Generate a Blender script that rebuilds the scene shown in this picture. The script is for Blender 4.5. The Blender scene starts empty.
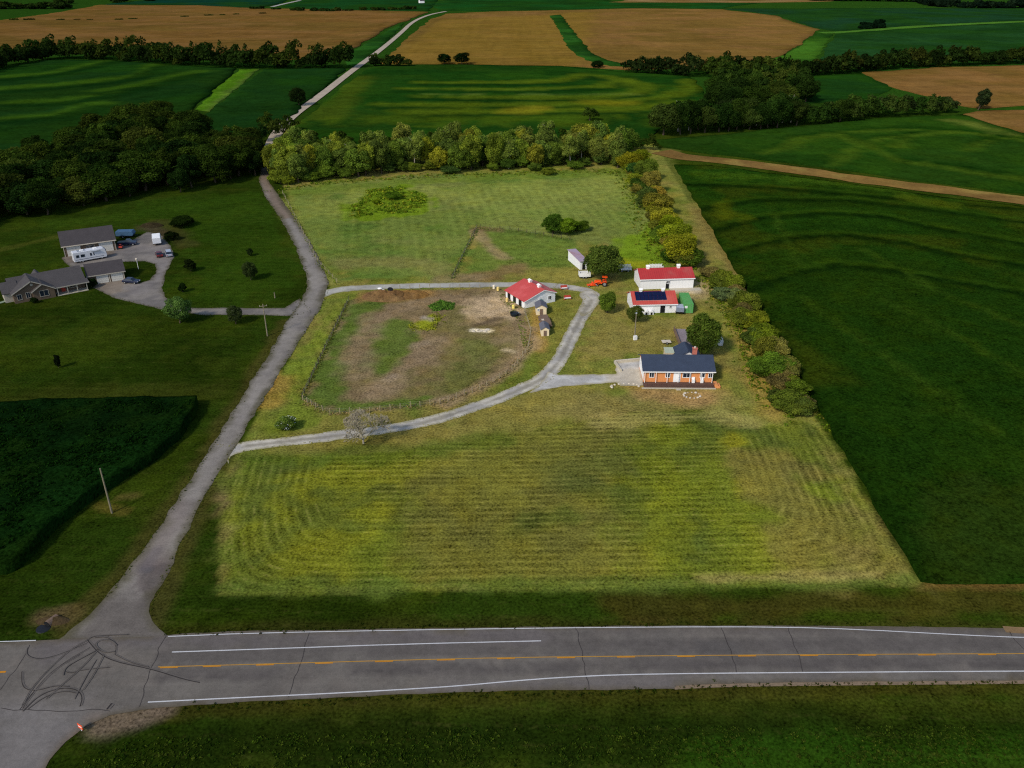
import bpy, bmesh, math, random
import numpy as np
from mathutils import Vector, Matrix
from mathutils.geometry import delaunay_2d_cdt

R = math.radians
rng = np.random.default_rng(7)
random.seed(7)
scene = bpy.context.scene
COL = scene.collection

# ------------------------------------------------------------------ camera geometry
FPX, CAMH, PITCH = 828.0, 80.0, R(27.1)
CP, SP = math.cos(PITCH), math.sin(PITCH)


def smooth(a, b, x):
    t = np.clip((np.asarray(x, float) - a) / (b - a), 0, 1)
    return t * t * (3 - 2 * t)


def H(x, y):
    """Ground height: level round the farms, low rolling hills beyond."""
    x = np.asarray(x, float); y = np.asarray(y, float)
    a = 4.0 * smooth(480, 950, y) * (1 - smooth(2400, 3200, y)) * (1 - smooth(1500, 2300, np.abs(x)))
    return a * (0.6 * np.sin(x / 150 + 1.0) * np.cos(y / 180 + .4) + 0.4 * np.sin((x + y) / 240))


def P(px, py):
    """Point of the ground seen at a photo pixel."""
    dx = (px - 512) / FPX; u = (384 - py) / FPX
    dy = CP + u * SP; dz = -SP + u * CP
    h = 0.0
    for _ in range(30):
        t = (CAMH - h) / -dz
        x, y = dx * t, dy * t
        h = float(H(x, y))
    return (x, y)


def PP(pts):
    return [P(a, b) for a, b in pts]


def pxm(py):
    """photo pixels per metre at a ground point of this row (across the view)."""
    x, y = P(512, py)
    return FPX / (y * CP + CAMH * SP)


def lin(c):
    c = np.asarray(c, float) / 255.0
    return np.where(c <= .04045, c / 12.92, ((c + .055) / 1.055) ** 2.4)


LUM = 0.80                      # light falling on level ground: display value / albedo


def C(r, g, b):
    return lin((r, g, b)) / LUM


def C4(r, g, b):
    return tuple(float(min(v, .95)) for v in C(r, g, b)) + (1.0,)


# ------------------------------------------------------------------ numpy noise
_perm = rng.random((256, 256))


def vnoise(x, y):
    xi = np.floor(x).astype(int); yi = np.floor(y).astype(int)
    xf = x - xi; yf = y - yi
    xf = xf * xf * (3 - 2 * xf); yf = yf * yf * (3 - 2 * yf)
    a = _perm[xi & 255, yi & 255]; b = _perm[(xi + 1) & 255, yi & 255]
    c = _perm[xi & 255, (yi + 1) & 255]; d = _perm[(xi + 1) & 255, (yi + 1) & 255]
    return (a * (1 - xf) + b * xf) * (1 - yf) + (c * (1 - xf) + d * xf) * yf


def fbm(x, y, s, o=4, off=0.0):
    v = 0; a = .5; t = 0
    for k in range(o):
        v = v + a * vnoise(x / s + off + 17.3 * k, y / s + off * 1.7 + 9.1 * k)
        t += a; a *= .5; s *= .5
    return v / t


def dline(X, Y, pts, closed=False):
    d = np.full(X.shape, 1e9)
    n = len(pts)
    for i in range(n if closed else n - 1):
        ax, ay = pts[i]; bx, by = pts[(i + 1) % n]
        ux, uy = bx - ax, by - ay
        L = ux * ux + uy * uy + 1e-12
        t = np.clip(((X - ax) * ux + (Y - ay) * uy) / L, 0, 1)
        d = np.minimum(d, np.hypot(X - ax - t * ux, Y - ay - t * uy))
    return d


def inside(X, Y, pts):
    r = np.zeros(X.shape, bool); n = len(pts)
    for i in range(n):
        ax, ay = pts[i]; bx, by = pts[(i + 1) % n]
        if ay == by: continue
        c = ((ay > Y) != (by > Y)) & (X < (bx - ax) * (Y - ay) / (by - ay) + ax)
        r ^= c
    return r


def sd(X, Y, pts):
    d = dline(X, Y, pts, True)
    return np.where(inside(X, Y, pts), d, -d)


class Paint:
    """Per-vertex base colour of a ground sheet (what grows or lies there, plus painted dimming and terrace shade)."""
    def __init__(s, X, Y, base):
        s.X, s.Y = X, Y
        s.c = np.tile(C(*base), (len(X), 1))
        far_ = np.clip(np.abs(Y) / 250., 1, 8)
        s.brk = .6 * fbm(X / far_, Y / far_, 2.6, 2, 8.8) + .4 * fbm(X / far_, Y / far_, 7., 2, 1.8)

    def mix(s, w, col):
        w = np.clip(w, 0, 1)[:, None]
        s.c = s.c * (1 - w) + C(*col) * w

    def blotch(s, scale, col, amt=1.0, lo=.45, hi=.65, off=0., mask=None):
        w = smooth(lo, hi, fbm(s.X, s.Y, scale, 6, off) + (s.brk - .5) * .16) * amt
        if mask is not None: w = w * mask
        s.mix(w, col)

    def poly(s, px, col, soft=2., amt=1., wob=0., ws=8., world=False):
        pts = px if world else PP(px)
        d = sd(s.X, s.Y, pts)
        if wob: d = d + (fbm(s.X, s.Y, ws, 3, 3.3) - .5) * 2 * wob
        d = d + (s.brk - .5) * soft * 3.2
        m = smooth(-soft * .6, soft * .6, d) * amt
        s.mix(m, col)
        return m

    def brush(s, px, width, col, amt=1., wob=.5, ws=6., soft=.6):
        pts = PP(px)
        d = dline(s.X, s.Y, pts)
        d = d + (fbm(s.X, s.Y, ws, 3, 5.1) - .5) * 2 * wob * width
        d = d + (s.brk - .5) * width * 1.3
        m = (1 - smooth(width * (1 - soft), width * (1 + soft), d)) * amt
        s.mix(m, col)
        return m


# ------------------------------------------------------------------ nodes
def newmat(name):
    m = bpy.data.materials.new(name); m.use_nodes = True
    nt = m.node_tree; nt.nodes.clear()
    out = nt.nodes.new('ShaderNodeOutputMaterial')
    return m, nt, out


def N(nt, t, **kw):
    n = nt.nodes.new(t)
    for k, v in kw.items(): setattr(n, k, v)
    return n


def math_(nt, op, a, b=None, c=None):
    n = N(nt, 'ShaderNodeMath', operation=op)
    for i, v in enumerate((a, b, c)):
        if v is None: continue
        if hasattr(v, 'is_output'): nt.links.new(v, n.inputs[i])
        else: n.inputs[i].default_value = v
    return n.outputs[0]


def mixc(nt, f, a, b, mode='MIX'):
    n = N(nt, 'ShaderNodeMix', data_type='RGBA', blend_type=mode)
    for i, v in ((0, f), (6, a), (7, b)):
        if hasattr(v, 'is_output'): nt.links.new(v, n.inputs[i])
        elif i == 0: n.inputs[0].default_value = v
        else: n.inputs[i].default_value = v
    return n.outputs[2]


def noise_(nt, vec, size, detail=3., rough=.6):
    n = N(nt, 'ShaderNodeTexNoise')
    n.inputs['Scale'].default_value = 1.0 / size
    n.inputs['Detail'].default_value = detail
    n.inputs['Roughness'].default_value = rough
    if vec is not None: nt.links.new(vec, n.inputs['Vector'])
    return n.outputs['Fac']


def stretch(nt, vec, s, rz=0.):
    n = N(nt, 'ShaderNodeMapping'); n.inputs['Scale'].default_value = s
    n.inputs['Rotation'].default_value = (0, 0, rz)
    nt.links.new(vec, n.inputs['Vector'])
    return n.outputs[0]


def ramp(nt, f, lo, hi):
    n = N(nt, 'ShaderNodeMapRange'); n.interpolation_type = 'SMOOTHSTEP'
    nt.links.new(f, n.inputs[0]); n.inputs[1].default_value = lo; n.inputs[2].default_value = hi
    return n.outputs[0]


def mat_veg(name, fine=.5, a=(.5, .5, .35), rows=False, bump=.25, straw=(165, 155, 85), warm=(1.17, 1.03, .66), streak=None, bdist=.25):
    m, nt, out = newmat(name)
    pos = N(nt, 'ShaderNodeNewGeometry').outputs['Position']
    col = N(nt, 'ShaderNodeAttribute', attribute_name='Col').outputs['Color']
    n1 = noise_(nt, pos, fine, 3, .7); n2 = noise_(nt, pos, fine * 6, 3); n3 = noise_(nt, pos, fine * 45, 3)
    f = math_(nt, 'MULTIPLY_ADD', math_(nt, 'SUBTRACT', n1, .5), a[0] * 2.2, 1.0)
    f = math_(nt, 'MULTIPLY_ADD', math_(nt, 'SUBTRACT', n2, .5), a[1] * 2.2, f)
    f = math_(nt, 'MULTIPLY_ADD', math_(nt, 'SUBTRACT', n3, .5), a[2] * 2.2, f)
    if streak:
        for sx, sy, rz, am in streak:
            ns = noise_(nt, stretch(nt, pos, (1 / sx, 1 / sy, 1), rz), 1.0, 2)
            f = math_(nt, 'MULTIPLY_ADD', math_(nt, 'SUBTRACT', ns, .5), am * 2.2, f)
    if rows:
        row = N(nt, 'ShaderNodeAttribute', attribute_name='row').outputs['Fac']
        amp = N(nt, 'ShaderNodeAttribute', attribute_name='ramp').outputs['Fac']
        wob = noise_(nt, pos, 5, 2)
        ph = math_(nt, 'MULTIPLY_ADD', math_(nt, 'SUBTRACT', wob, .5), .3, row)
        st = math_(nt, 'MULTIPLY_ADD', math_(nt, 'SINE', math_(nt, 'MULTIPLY', ph, 6.2832)), .5, .5)
        brk = ramp(nt, noise_(nt, pos, 7, 4), .38, .62)
        aa = math_(nt, 'MULTIPLY', amp, math_(nt, 'MULTIPLY_ADD', brk, .7, .3))
        f = math_(nt, 'MULTIPLY_ADD', math_(nt, 'MULTIPLY', math_(nt, 'SUBTRACT', st, .55), aa), .85, f)
    f = math_(nt, 'MAXIMUM', f, .12)
    c = mixc(nt, 1.0, col, f, 'MULTIPLY')
    w = mixc(nt, 1.0, c, warm + (1.,), 'MULTIPLY')
    nh = noise_(nt, pos, fine * 14, 4)
    c = mixc(nt, math_(nt, 'MULTIPLY', ramp(nt, nh, .42, .72), .4), c, w)
    if rows:
        s2 = math_(nt, 'MULTIPLY', math_(nt, 'MULTIPLY', ramp(nt, st, .72, 1.), aa), ramp(nt, noise_(nt, pos, 1.3, 4, .75), .46, .66))
        c = mixc(nt, math_(nt, 'MULTIPLY', s2, .62), c, C4(*straw))
    b = N(nt, 'ShaderNodeBsdfDiffuse'); b.inputs['Roughness'].default_value = .6
    nt.links.new(c, b.inputs['Color'])
    bp = N(nt, 'ShaderNodeBump'); bp.inputs['Strength'].default_value = bump; bp.inputs['Distance'].default_value = bdist
    nt.links.new(math_(nt, 'MULTIPLY_ADD', n2, .8, n1), bp.inputs['Height'])
    nt.links.new(bp.outputs[0], b.inputs['Normal'])
    nt.links.new(b.outputs[0], out.inputs[0])
    return m


def mat_paved(name, fine=.12, a=(.35, .3, .25), rough=.85):
    m, nt, out = newmat(name)
    pos = N(nt, 'ShaderNodeNewGeometry').outputs['Position']
    col = N(nt, 'ShaderNodeAttribute', attribute_name='Col').outputs['Color']
    f = 1.0
    for k, (sz, am) in enumerate(zip((fine, fine * 8, fine * 50), a)):
        f = math_(nt, 'MULTIPLY_ADD', math_(nt, 'SUBTRACT', noise_(nt, pos, sz, 4, .65), .5), am * 2, f)
    ns = noise_(nt, stretch(nt, pos, (1 / 14., 1 / .55, 1)), 1., 3)
    f = math_(nt, 'MULTIPLY_ADD', math_(nt, 'SUBTRACT', ns, .5), .22, f)
    c = mixc(nt, 1., col, f, 'MULTIPLY')
    b = N(nt, 'ShaderNodeBsdfPrincipled'); b.inputs['Roughness'].default_value = rough
    b.inputs['Specular IOR Level'].default_value = .08
    nt.links.new(c, b.inputs['Base Color'])
    bp = N(nt, 'ShaderNodeBump'); bp.inputs['Strength'].default_value = .2; bp.inputs['Distance'].default_value = .03
    nt.links.new(noise_(nt, pos, fine, 4), bp.inputs['Height']); nt.links.new(bp.outputs[0], b.inputs['Normal'])
    nt.links.new(b.outputs[0], out.inputs[0])
    return m


def mat_plain(name, rgb, rough=.6, metal=0., var=.18, size=.6, stripe=None, spec=.3, albedo=None, dirt=None):
    """Painted / built surface with wear; stripe=(axis, period, depth, rotation) gives seams, courses or ribs."""
    m, nt, out = newmat(name)
    base = (tuple(albedo) + (1.,)) if albedo else C4(*rgb)
    tc = N(nt, 'ShaderNodeTexCoord').outputs['Object']
    n1 = noise_(nt, tc, size, 4); n2 = noise_(nt, tc, size * 5, 3)
    f = math_(nt, 'MULTIPLY_ADD', math_(nt, 'SUBTRACT', n1, .5), var * 2, 1.)
    f = math_(nt, 'MULTIPLY_ADD', math_(nt, 'SUBTRACT', n2, .5), var * 2, f)
    b = N(nt, 'ShaderNodeBsdfPrincipled')
    if stripe:
        ax, per, dep = stripe
        sx = N(nt, 'ShaderNodeSeparateXYZ'); nt.links.new(tc, sx.inputs[0])
        w = math_(nt, 'FRACT', math_(nt, 'DIVIDE', sx.outputs[ax], per))
        e = math_(nt, 'ABSOLUTE', math_(nt, 'SUBTRACT', w, .5))
        e = ramp(nt, e, .34, .5)
        f = math_(nt, 'MULTIPLY', f, math_(nt, 'MULTIPLY_ADD', e, -dep, 1.))
        bp = N(nt, 'ShaderNodeBump'); bp.inputs['Strength'].default_value = .12; bp.inputs['Distance'].default_value = .02
        nt.links.new(e, bp.inputs['Height']); nt.links.new(bp.outputs[0], b.inputs['Normal'])
    c = mixc(nt, 1., base, f, 'MULTIPLY')
    if dirt:
        c = mixc(nt, math_(nt, 'MULTIPLY', ramp(nt, n2, .5, .75), dirt[3]), c, C4(*dirt[:3]))
    b.inputs['Roughness'].default_value = rough; b.inputs['Metallic'].default_value = metal
    b.inputs['Specular IOR Level'].default_value = spec
    nt.links.new(c, b.inputs['Base Color'])
    nt.links.new(b.outputs[0], out.inputs[0])
    return m


def mat_leaf(name, src='OBJECT'):
    m, nt, out = newmat(name)
    if src == 'OBJECT': col = N(nt, 'ShaderNodeObjectInfo').outputs['Color']
    else: col = N(nt, 'ShaderNodeAttribute', attribute_name='Col').outputs['Color']
    rnd = N(nt, 'ShaderNodeAttribute', attribute_name='rnd').outputs['Fac']
    lob = N(nt, 'ShaderNodeAttribute', attribute_name='lob').outputs['Fac']
    f = math_(nt, 'MULTIPLY_ADD', rnd, .6, .72)
    f = math_(nt, 'MULTIPLY', f, math_(nt, 'MULTIPLY_ADD', lob, .7, .65))
    c = mixc(nt, 1., col, f, 'MULTIPLY')
    c = mixc(nt, math_(nt, 'MULTIPLY', lob, .5), c, mixc(nt, 1., c, (1.18, 1.05, .7, 1.), 'MULTIPLY'))
    d = N(nt, 'ShaderNodeBsdfDiffuse'); t = N(nt, 'ShaderNodeBsdfTranslucent')
    nt.links.new(c, d.inputs[0]); nt.links.new(mixc(nt, 1., c, (1.1, 1.2, .5, 1.), 'MULTIPLY'), t.inputs[0])
    mx = N(nt, 'ShaderNodeMixShader'); mx.inputs[0].default_value = .3
    nt.links.new(d.outputs[0], mx.inputs[1]); nt.links.new(t.outputs[0], mx.inputs[2])
    nt.links.new(mx.outputs[0], out.inputs[0])
    return m


# ------------------------------------------------------------------ object helpers
def tag(o, label=None, cat=None, group=None, kind=None):
    if label: o['label'] = label
    if cat: o['category'] = cat
    if group: o['group'] = group
    if kind: o['kind'] = kind
    return o


def link(name, me, parent=None, mat=None):
    o = bpy.data.objects.new(name, me); COL.objects.link(o)
    if parent is not None: o.parent = parent
    if mat is not None and not me.materials: me.materials.append(mat)
    return o


def empty(name, loc, rz=0., label=None, cat=None, group=None):
    o = bpy.data.objects.new(name, None); COL.objects.link(o)
    o.location = loc; o.rotation_euler = (0, 0, rz); o.empty_display_size = .5
    return tag(o, label, cat, group)


def at(px, py, dz=0.):
    x, y = P(px, py); return (x, y, float(H(x, y)) + dz)


def setcol(me, c):
    a = me.attributes.new('Col', 'FLOAT_COLOR', 'POINT')
    buf = np.ones((len(me.vertices), 4), np.float32); buf[:, :3] = np.clip(c, 0, .95)
    a.data.foreach_set('color', buf.ravel())


def setf(me, name, v, dom='POINT'):
    a = me.attributes.new(name, 'FLOAT', dom)
    a.data.foreach_set('value', np.asarray(v, np.float32))


def densify(pts, step, jit, closed=True):
    out = []; n = len(pts)
    for i in range(n if closed else n - 1):
        a = np.array(pts[i]); b = np.array(pts[(i + 1) % n])
        L = np.hypot(*(b - a)); k = max(1, int(math.ceil(L / step)))
        nrm = np.array([-(b - a)[1], (b - a)[0]]) / max(L, 1e-9)
        for j in range(k):
            p = a + (b - a) * j / k
            if jit:
                q = (fbm(np.array([p[0]]), np.array([p[1]]), max(step * 2.5, jit * 5), 3, 2.2)[0] - .5) * 2 * jit
                p = p + nrm * q
            out.append((float(p[0]), float(p[1])))
    if not closed: out.append(tuple(map(float, pts[-1])))
    return out


def chaikin(pts, n=2, closed=True):
    for _ in range(n):
        o = []
        m = len(pts)
        if not closed: o.append(pts[0])
        for i in range(m if closed else m - 1):
            a, b = pts[i], pts[(i + 1) % m]
            o += [(a[0] * .75 + b[0] * .25, a[1] * .75 + b[1] * .25), (a[0] * .25 + b[0] * .75, a[1] * .25 + b[1] * .75)]
        if not closed: o.append(pts[-1])
        pts = o
    return pts


def sheet(name, pts, step, z, mat, paint=None, base=(100, 100, 100), jit=0., kind='structure', skirt=0., rough=0.,
          hfn=None, parent=None, round_=0, extra=None, edge=None):
    if round_: pts = chaikin(pts, round_)
    bd = densify(pts, step, jit)
    X0, Y0 = np.array(bd).min(0); X1, Y1 = np.array(bd).max(0)
    gx, gy = np.meshgrid(np.arange(X0, X1, step), np.arange(Y0, Y1, step))
    gx = gx.ravel() + rng.uniform(-.25, .25, gx.size) * step; gy = gy.ravel() + rng.uniform(-.25, .25, gy.size) * step
    k = sd(gx, gy, bd) > step * .45
    allp = [Vector(p) for p in bd] + [Vector((float(a), float(b))) for a, b in zip(gx[k], gy[k])]
    nb = len(bd)
    vs, es, fs, *_ = delaunay_2d_cdt(allp, [(i, (i + 1) % nb) for i in range(nb)], [], 1, 1e-6)
    XY = np.array([(v.x, v.y) for v in vs]); X, Y = XY[:, 0], XY[:, 1]
    Z = H(X, Y) + z
    if rough: Z = Z + (fbm(X, Y, step * 2, 2) - .5) * 2 * rough
    if hfn is not None: Z = Z + hfn(X, Y)
    V = np.column_stack([X, Y, Z]).tolist(); F = [list(f) for f in fs]
    if skirt:
        ec = {}
        for f in F:
            for i in range(len(f)):
                e = (f[i], f[(i + 1) % len(f)]); ec[e] = 1
        low = {}
        for (a, b) in list(ec):
            if (b, a) not in ec:
                for q in (a, b):
                    if q not in low:
                        low[q] = len(V); V.append([V[q][0], V[q][1], V[q][2] - skirt])
                F.append([b, a, low[a], low[b]])
    me = bpy.data.meshes.new(name); me.from_pydata(V, [], F); me.update()
    A = np.array(V)
    pt = Paint(A[:, 0], A[:, 1], base)
    if paint: paint(pt)
    if edge:
        dd = sd(A[:, 0], A[:, 1], bd); pt.mix((1 - smooth(0, edge[0], dd + (pt.brk - .5) * 2.2 * edge[0])) * .8, edge[1])
    setcol(me, pt.c)
    if extra: extra(me, A)
    me.polygons.foreach_set('use_smooth', [True] * len(me.polygons))
    o = link(name, me, parent, mat)
    if parent is None: tag(o, kind=kind)
    return o


def ribbon(name, pts, width, z, mat, base, parent=None, smoothn=2, step=1.5, paint=None, kind='structure', wid2=None):
    pts = chaikin(pts, smoothn, False) if smoothn else pts
    pts = densify(pts, step, 0, False)
    A = np.array(pts); T = np.gradient(A, axis=0); T /= np.linalg.norm(T, axis=1)[:, None] + 1e-9
    Nn = np.column_stack([-T[:, 1], T[:, 0]])
    W = np.full(len(A), width) if wid2 is None else np.linspace(width, wid2, len(A))
    L = A + Nn * W[:, None] / 2; Rr = A - Nn * W[:, None] / 2
    V = np.vstack([np.column_stack([L, H(L[:, 0], L[:, 1]) + z]), np.column_stack([Rr, H(Rr[:, 0], Rr[:, 1]) + z])])
    n = len(A)
    F = [[i, n + i, n + i + 1, i + 1] for i in range(n - 1)]
    me = bpy.data.meshes.new(name); me.from_pydata(V.tolist(), [], F); me.update()
    pt = Paint(V[:, 0], V[:, 1], base)
    if paint: paint(pt)
    setcol(me, pt.c)
    o = link(name, me, parent, mat)
    if parent is None: tag(o, kind=kind)
    return o


class MB:
    """Collects shapes in a local frame; build() links them as one mesh object."""
    def __init__(s): s.v = []; s.f = []

    def add(s, v, f):
        n = len(s.v); s.v += [tuple(p) for p in v]; s.f += [[i + n for i in q] for q in f]; return s

    def box(s, x0, x1, y0, y1, z0, z1, M=None):
        v = [(x, y, z) for z in (z0, z1) for y in (y0, y1) for x in (x0, x1)]
        if M is not None: v = [M @ Vector(p) for p in v]
        return s.add(v, [[0, 2, 3, 1], [4, 5, 7, 6], [0, 1, 5, 4], [2, 6, 7, 3], [0, 4, 6, 2], [1, 3, 7, 5]])

    def prism(s, prof, x0, x1, axis='x'):
        """profile in (a,z) swept along x (profile a=y) or along y (profile a=x)."""
        n = len(prof)
        if axis == 'x': v = [(x0, a, z) for a, z in prof] + [(x1, a, z) for a, z in prof]
        else: v = [(a, x0, z) for a, z in prof] + [(a, x1, z) for a, z in prof]
        f = [list(range(n))[::-1], [n + i for i in range(n)]] + [[i, (i + 1) % n, n + (i + 1) % n, n + i] for i in range(n)]
        return s.add(v, f)

    def tube(s, a, b, r0, r1=None, n=8, cap=True):
        r1 = r0 if r1 is None else r1
        a = Vector(a); b = Vector(b); d = (b - a).normalized()
        u = d.orthogonal().normalized(); w = d.cross(u)
        v = [a + (u * math.cos(t) + w * math.sin(t)) * r0 for t in [2 * math.pi * i / n for i in range(n)]]
        v += [b + (u * math.cos(t) + w * math.sin(t)) * r1 for t in [2 * math.pi * i / n for i in range(n)]]
        f = [[i, (i + 1) % n, n + (i + 1) % n, n + i] for i in range(n)]
        if cap: f += [list(range(n))[::-1], list(range(n, 2 * n))]
        return s.add(v, f)

    def lathe(s, c, prof, n=14, sx=1., sy=1.):
        m = len(prof); v = []
        for r, z in prof:
            for i in range(n):
                t = 2 * math.pi * i / n; v.append((c[0] + r * sx * math.cos(t), c[1] + r * sy * math.sin(t), c[2] + z))
        f = [[j * n + i, j * n + (i + 1) % n, (j + 1) * n + (i + 1) % n, (j + 1) * n + i] for j in range(m - 1) for i in range(n)]
        f += [list(range(n))[::-1], [(m - 1) * n + i for i in range(n)]]
        return s.add(v, f)

    def slab(s, quad, t):
        """quad given as 4 points, thickened upward by t along its normal."""
        q = [Vector(p) for p in quad]; nn = (q[1] - q[0]).cross(q[3] - q[0]).normalized()
        if nn.z < 0: nn = -nn
        return s.add(q + [p + nn * t for p in q], [[3, 2, 1, 0], [4, 5, 6, 7]] + [[i, (i + 1) % 4, 4 + (i + 1) % 4, 4 + i] for i in range(4)])

    def mesh(s, name, mat, smooth_=False, bevel=0.):
        me = bpy.data.meshes.new(name); me.from_pydata([tuple(p) for p in s.v], [], s.f)
        bm = bmesh.new(); bm.from_mesh(me)
        bmesh.ops.recalc_face_normals(bm, faces=bm.faces)
        if bevel: bmesh.ops.bevel(bm, geom=list(bm.edges), offset=bevel, segments=1, affect='EDGES', clamp_overlap=True)
        bm.to_mesh(me); bm.free()
        if smooth_: me.polygons.foreach_set('use_smooth', [True] * len(me.polygons))
        me.materials.append(mat)
        return me

    def build(s, name, mat, parent=None, smooth_=False, bevel=0.):
        return link(name, s.mesh(name, mat, smooth_, bevel), parent)


# ------------------------------------------------------------------ materials
M_GRASS = mat_veg('meadow_grass', fine=.42, a=(1.5, .6, .3), rows=True, bump=.35)
M_CROP = mat_veg('crop_canopy', fine=.5, a=(1.6, .5, .28), rows=True, straw=(48, 62, 16), bump=.7, bdist=.4, warm=(1.5, 1.1, .5))
M_FARCROP = mat_veg('far_crop_canopy', fine=1.4, a=(.7, .4, .35), bump=.4, warm=(1.3, 1.05, .6),
                    streak=((90., 9., .12, .18),))
M_STUB = mat_veg('ripe_crop', fine=1.5, a=(.45, .32, .3), bump=.3, warm=(1.12, .98, .75),
                 streak=((120., 10., .1, .3), (8., 160., .05, .14)))
M_PAVE = mat_paved('asphalt')
M_GRAV = mat_paved('gravel', fine=.25, a=(.4, .35, .3), rough=.95)
M_LEAF = mat_leaf('leaves'); M_LEAFA = mat_leaf('weed_leaves', 'ATTR')
M_BARK = mat_plain('bark', (70, 60, 48), .95, var=.35, size=.3)
M_PALEBARK = mat_plain('pale_bark', (150, 142, 130), .95, var=.25, size=.3)
M_LINE_W = mat_paved('white_road_paint', fine=.1, a=(.3, .25, .15), rough=.6)
M_POLE = mat_plain('weathered_pole_wood', (120, 112, 92), .9, var=.2, size=.4)
M_POST = mat_plain('fence_post_wood', (146, 134, 106), .9, var=.3, size=.3)
M_WHITE = mat_plain('white_siding', (228, 232, 240), .6, var=.02, size=2., stripe=(0, .9, .06))
M_TRIM = mat_plain('white_trim', (225, 225, 225), .5, var=.06)
M_DIMTRIM = mat_plain('dimmed_white_trim', (156, 150, 138), .6, var=.08)  # white trim dimmed in its colour, for buildings outside the property
M_REDROOF = mat_plain('red_metal_roof', (166, 50, 50), .5, var=.12, size=.8, stripe=(0, .6, .25), spec=.4, dirt=(150, 84, 76, .5))
M_REDROOF2 = mat_plain('weathered_red_metal_roof', (178, 72, 62), .55, var=.12, size=.8, stripe=(0, .6, .22), spec=.4, dirt=(180, 105, 90, .35))
M_BLUEROOF = mat_plain('slate_blue_shingles', (50, 60, 78), .85, var=.22, size=.35, stripe=(1, .3, .2))
M_BRICK = mat_plain('orange_brick', (208, 138, 84), .85, var=.15, size=.3, stripe=(2, .15, .15))
M_DARK = mat_plain('dark_opening', (26, 27, 30), .4, var=.1)
M_GLASS = mat_plain('window_glass', (28, 36, 48), .1, var=.1, spec=.6)
M_WOODDK = mat_plain('dark_stained_wood', (88, 66, 58), .8, var=.25, size=.4, stripe=(0, .2, .3))
M_CONC = mat_plain('concrete', (176, 168, 150), .9, var=.15, size=.6)
M_SOLAR = mat_plain('solar_cells', (16, 22, 56), .15, var=.08, stripe=(0, 1., .35), spec=.5)
M_ALU = mat_plain('aluminium', (175, 178, 182), .35, metal=.6, var=.08)
M_GREEN = mat_plain('green_container_paint', (84, 148, 82), .55, var=.12, size=.5, stripe=(1, .3, .25), dirt=(105, 130, 90, .4))
M_GREYROOF = mat_plain('grey_brown_shingles', (62, 58, 60), .9, var=.22, size=.35, stripe=(1, .3, .15))
M_GREYROOF2 = mat_plain('grey_shingles', (68, 65, 66), .9, var=.22, size=.35, stripe=(1, .3, .15))
M_STONE = mat_plain('brown_siding', (92, 78, 64), .85, var=.2, size=.35, stripe=(2, .2, .15))
M_GDOOR = mat_plain('pale_garage_door', (186, 184, 178), .5, var=.03, stripe=(2, .55, .1))
M_TANWALL = mat_plain('cream_boards', (215, 198, 165), .75, var=.1, size=.5, stripe=(0, .3, .15))
M_SHEDROOF = mat_plain('grey_shed_roof', (92, 92, 100), .7, var=.2, size=.5)
M_RUSTROOF = mat_plain('lilac_tin_roof', (158, 140, 156), .5, var=.2, size=.9, stripe=(0, .6, .2), dirt=(150, 108, 104, .7))
M_OLDWOOD = mat_plain('old_brown_boards', (112, 92, 78), .9, var=.35, size=.4, stripe=(0, .25, .25))
M_ORANGE = mat_plain('orange_machine_paint', (226, 78, 20), .4, var=.12, spec=.5)
M_RUBBER = mat_plain('tyre_rubber', (24, 24, 26), .9, var=.1)
M_RED = mat_plain('faded_red_paint', (165, 60, 48), .7, var=.15)
M_STONEW = mat_plain('pale_stone', (186, 176, 160), .9, var=.2, size=.3)
M_CHIM = mat_plain('red_chimney_brick', (170, 100, 85), .9, var=.2, size=.2)
M_POLY = mat_plain('black_plastic', (28, 34, 38), .5, var=.1)
M_STRAW = mat_veg('muck_heap', fine=.35, a=(.6, .5, .3), bump=.6)


def paint_mat(name, rgb): return mat_plain(name, rgb, .3, var=.05, spec=.6)


M_CARW = paint_mat('white_vehicle_paint', (196, 198, 204)); M_CARB = paint_mat('dark_blue_car_paint', (26, 34, 58))
M_CARR = paint_mat('dark_red_car_paint', (82, 22, 26)); M_CARS = paint_mat('silver_car_paint', (150, 156, 168))
M_TARP = mat_plain('blue_tarp', (58, 88, 118), .6, var=.2, size=.5)

# ------------------------------------------------------------------ GROUND
PROP = PP([(267, 148), (283, 127), (644, 125), (914, 583), (219, 594), (222, 480), (330, 287)])


def axis(lo, hi, fine, lo2, hi2, grow=1.18, mx=30.):
    a = list(np.arange(lo, hi + 1e-6, fine)); s = fine
    while a[-1] < hi2:
        lim = mx if a[-1] < 3000 else 900
        s = min(s * grow, lim); a.append(a[-1] + s)
    b = []; s = fine; v = lo
    while v > lo2:
        lim = mx if v > -3000 else 900
        s = min(s * grow, lim); v -= s; b.append(v)
    return np.array(b[::-1] + a)


gx = axis(-190, 190, .85, -7000, 7000); gy = axis(58, 400, .85, -400, 9000)
XX, YY = np.meshgrid(gx, gy); X = XX.ravel(); Y = YY.ravel()
nx, ny = len(gx), len(gy)
pt = Paint(X, Y, (34, 50, 9))  # dimming outside the property line is put into this grass colour
far = smooth(420, 600, Y)
pt.blotch(14, (44, 57, 10), .8, .42, .66, 1.)
pt.blotch(26, (25, 38, 5), .8, .45, .7, 4.)
pt.blotch(6, (50, 58, 14), .35, .52, .72, 6.)
pt.mix(far, (30, 58, 14))
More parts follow.
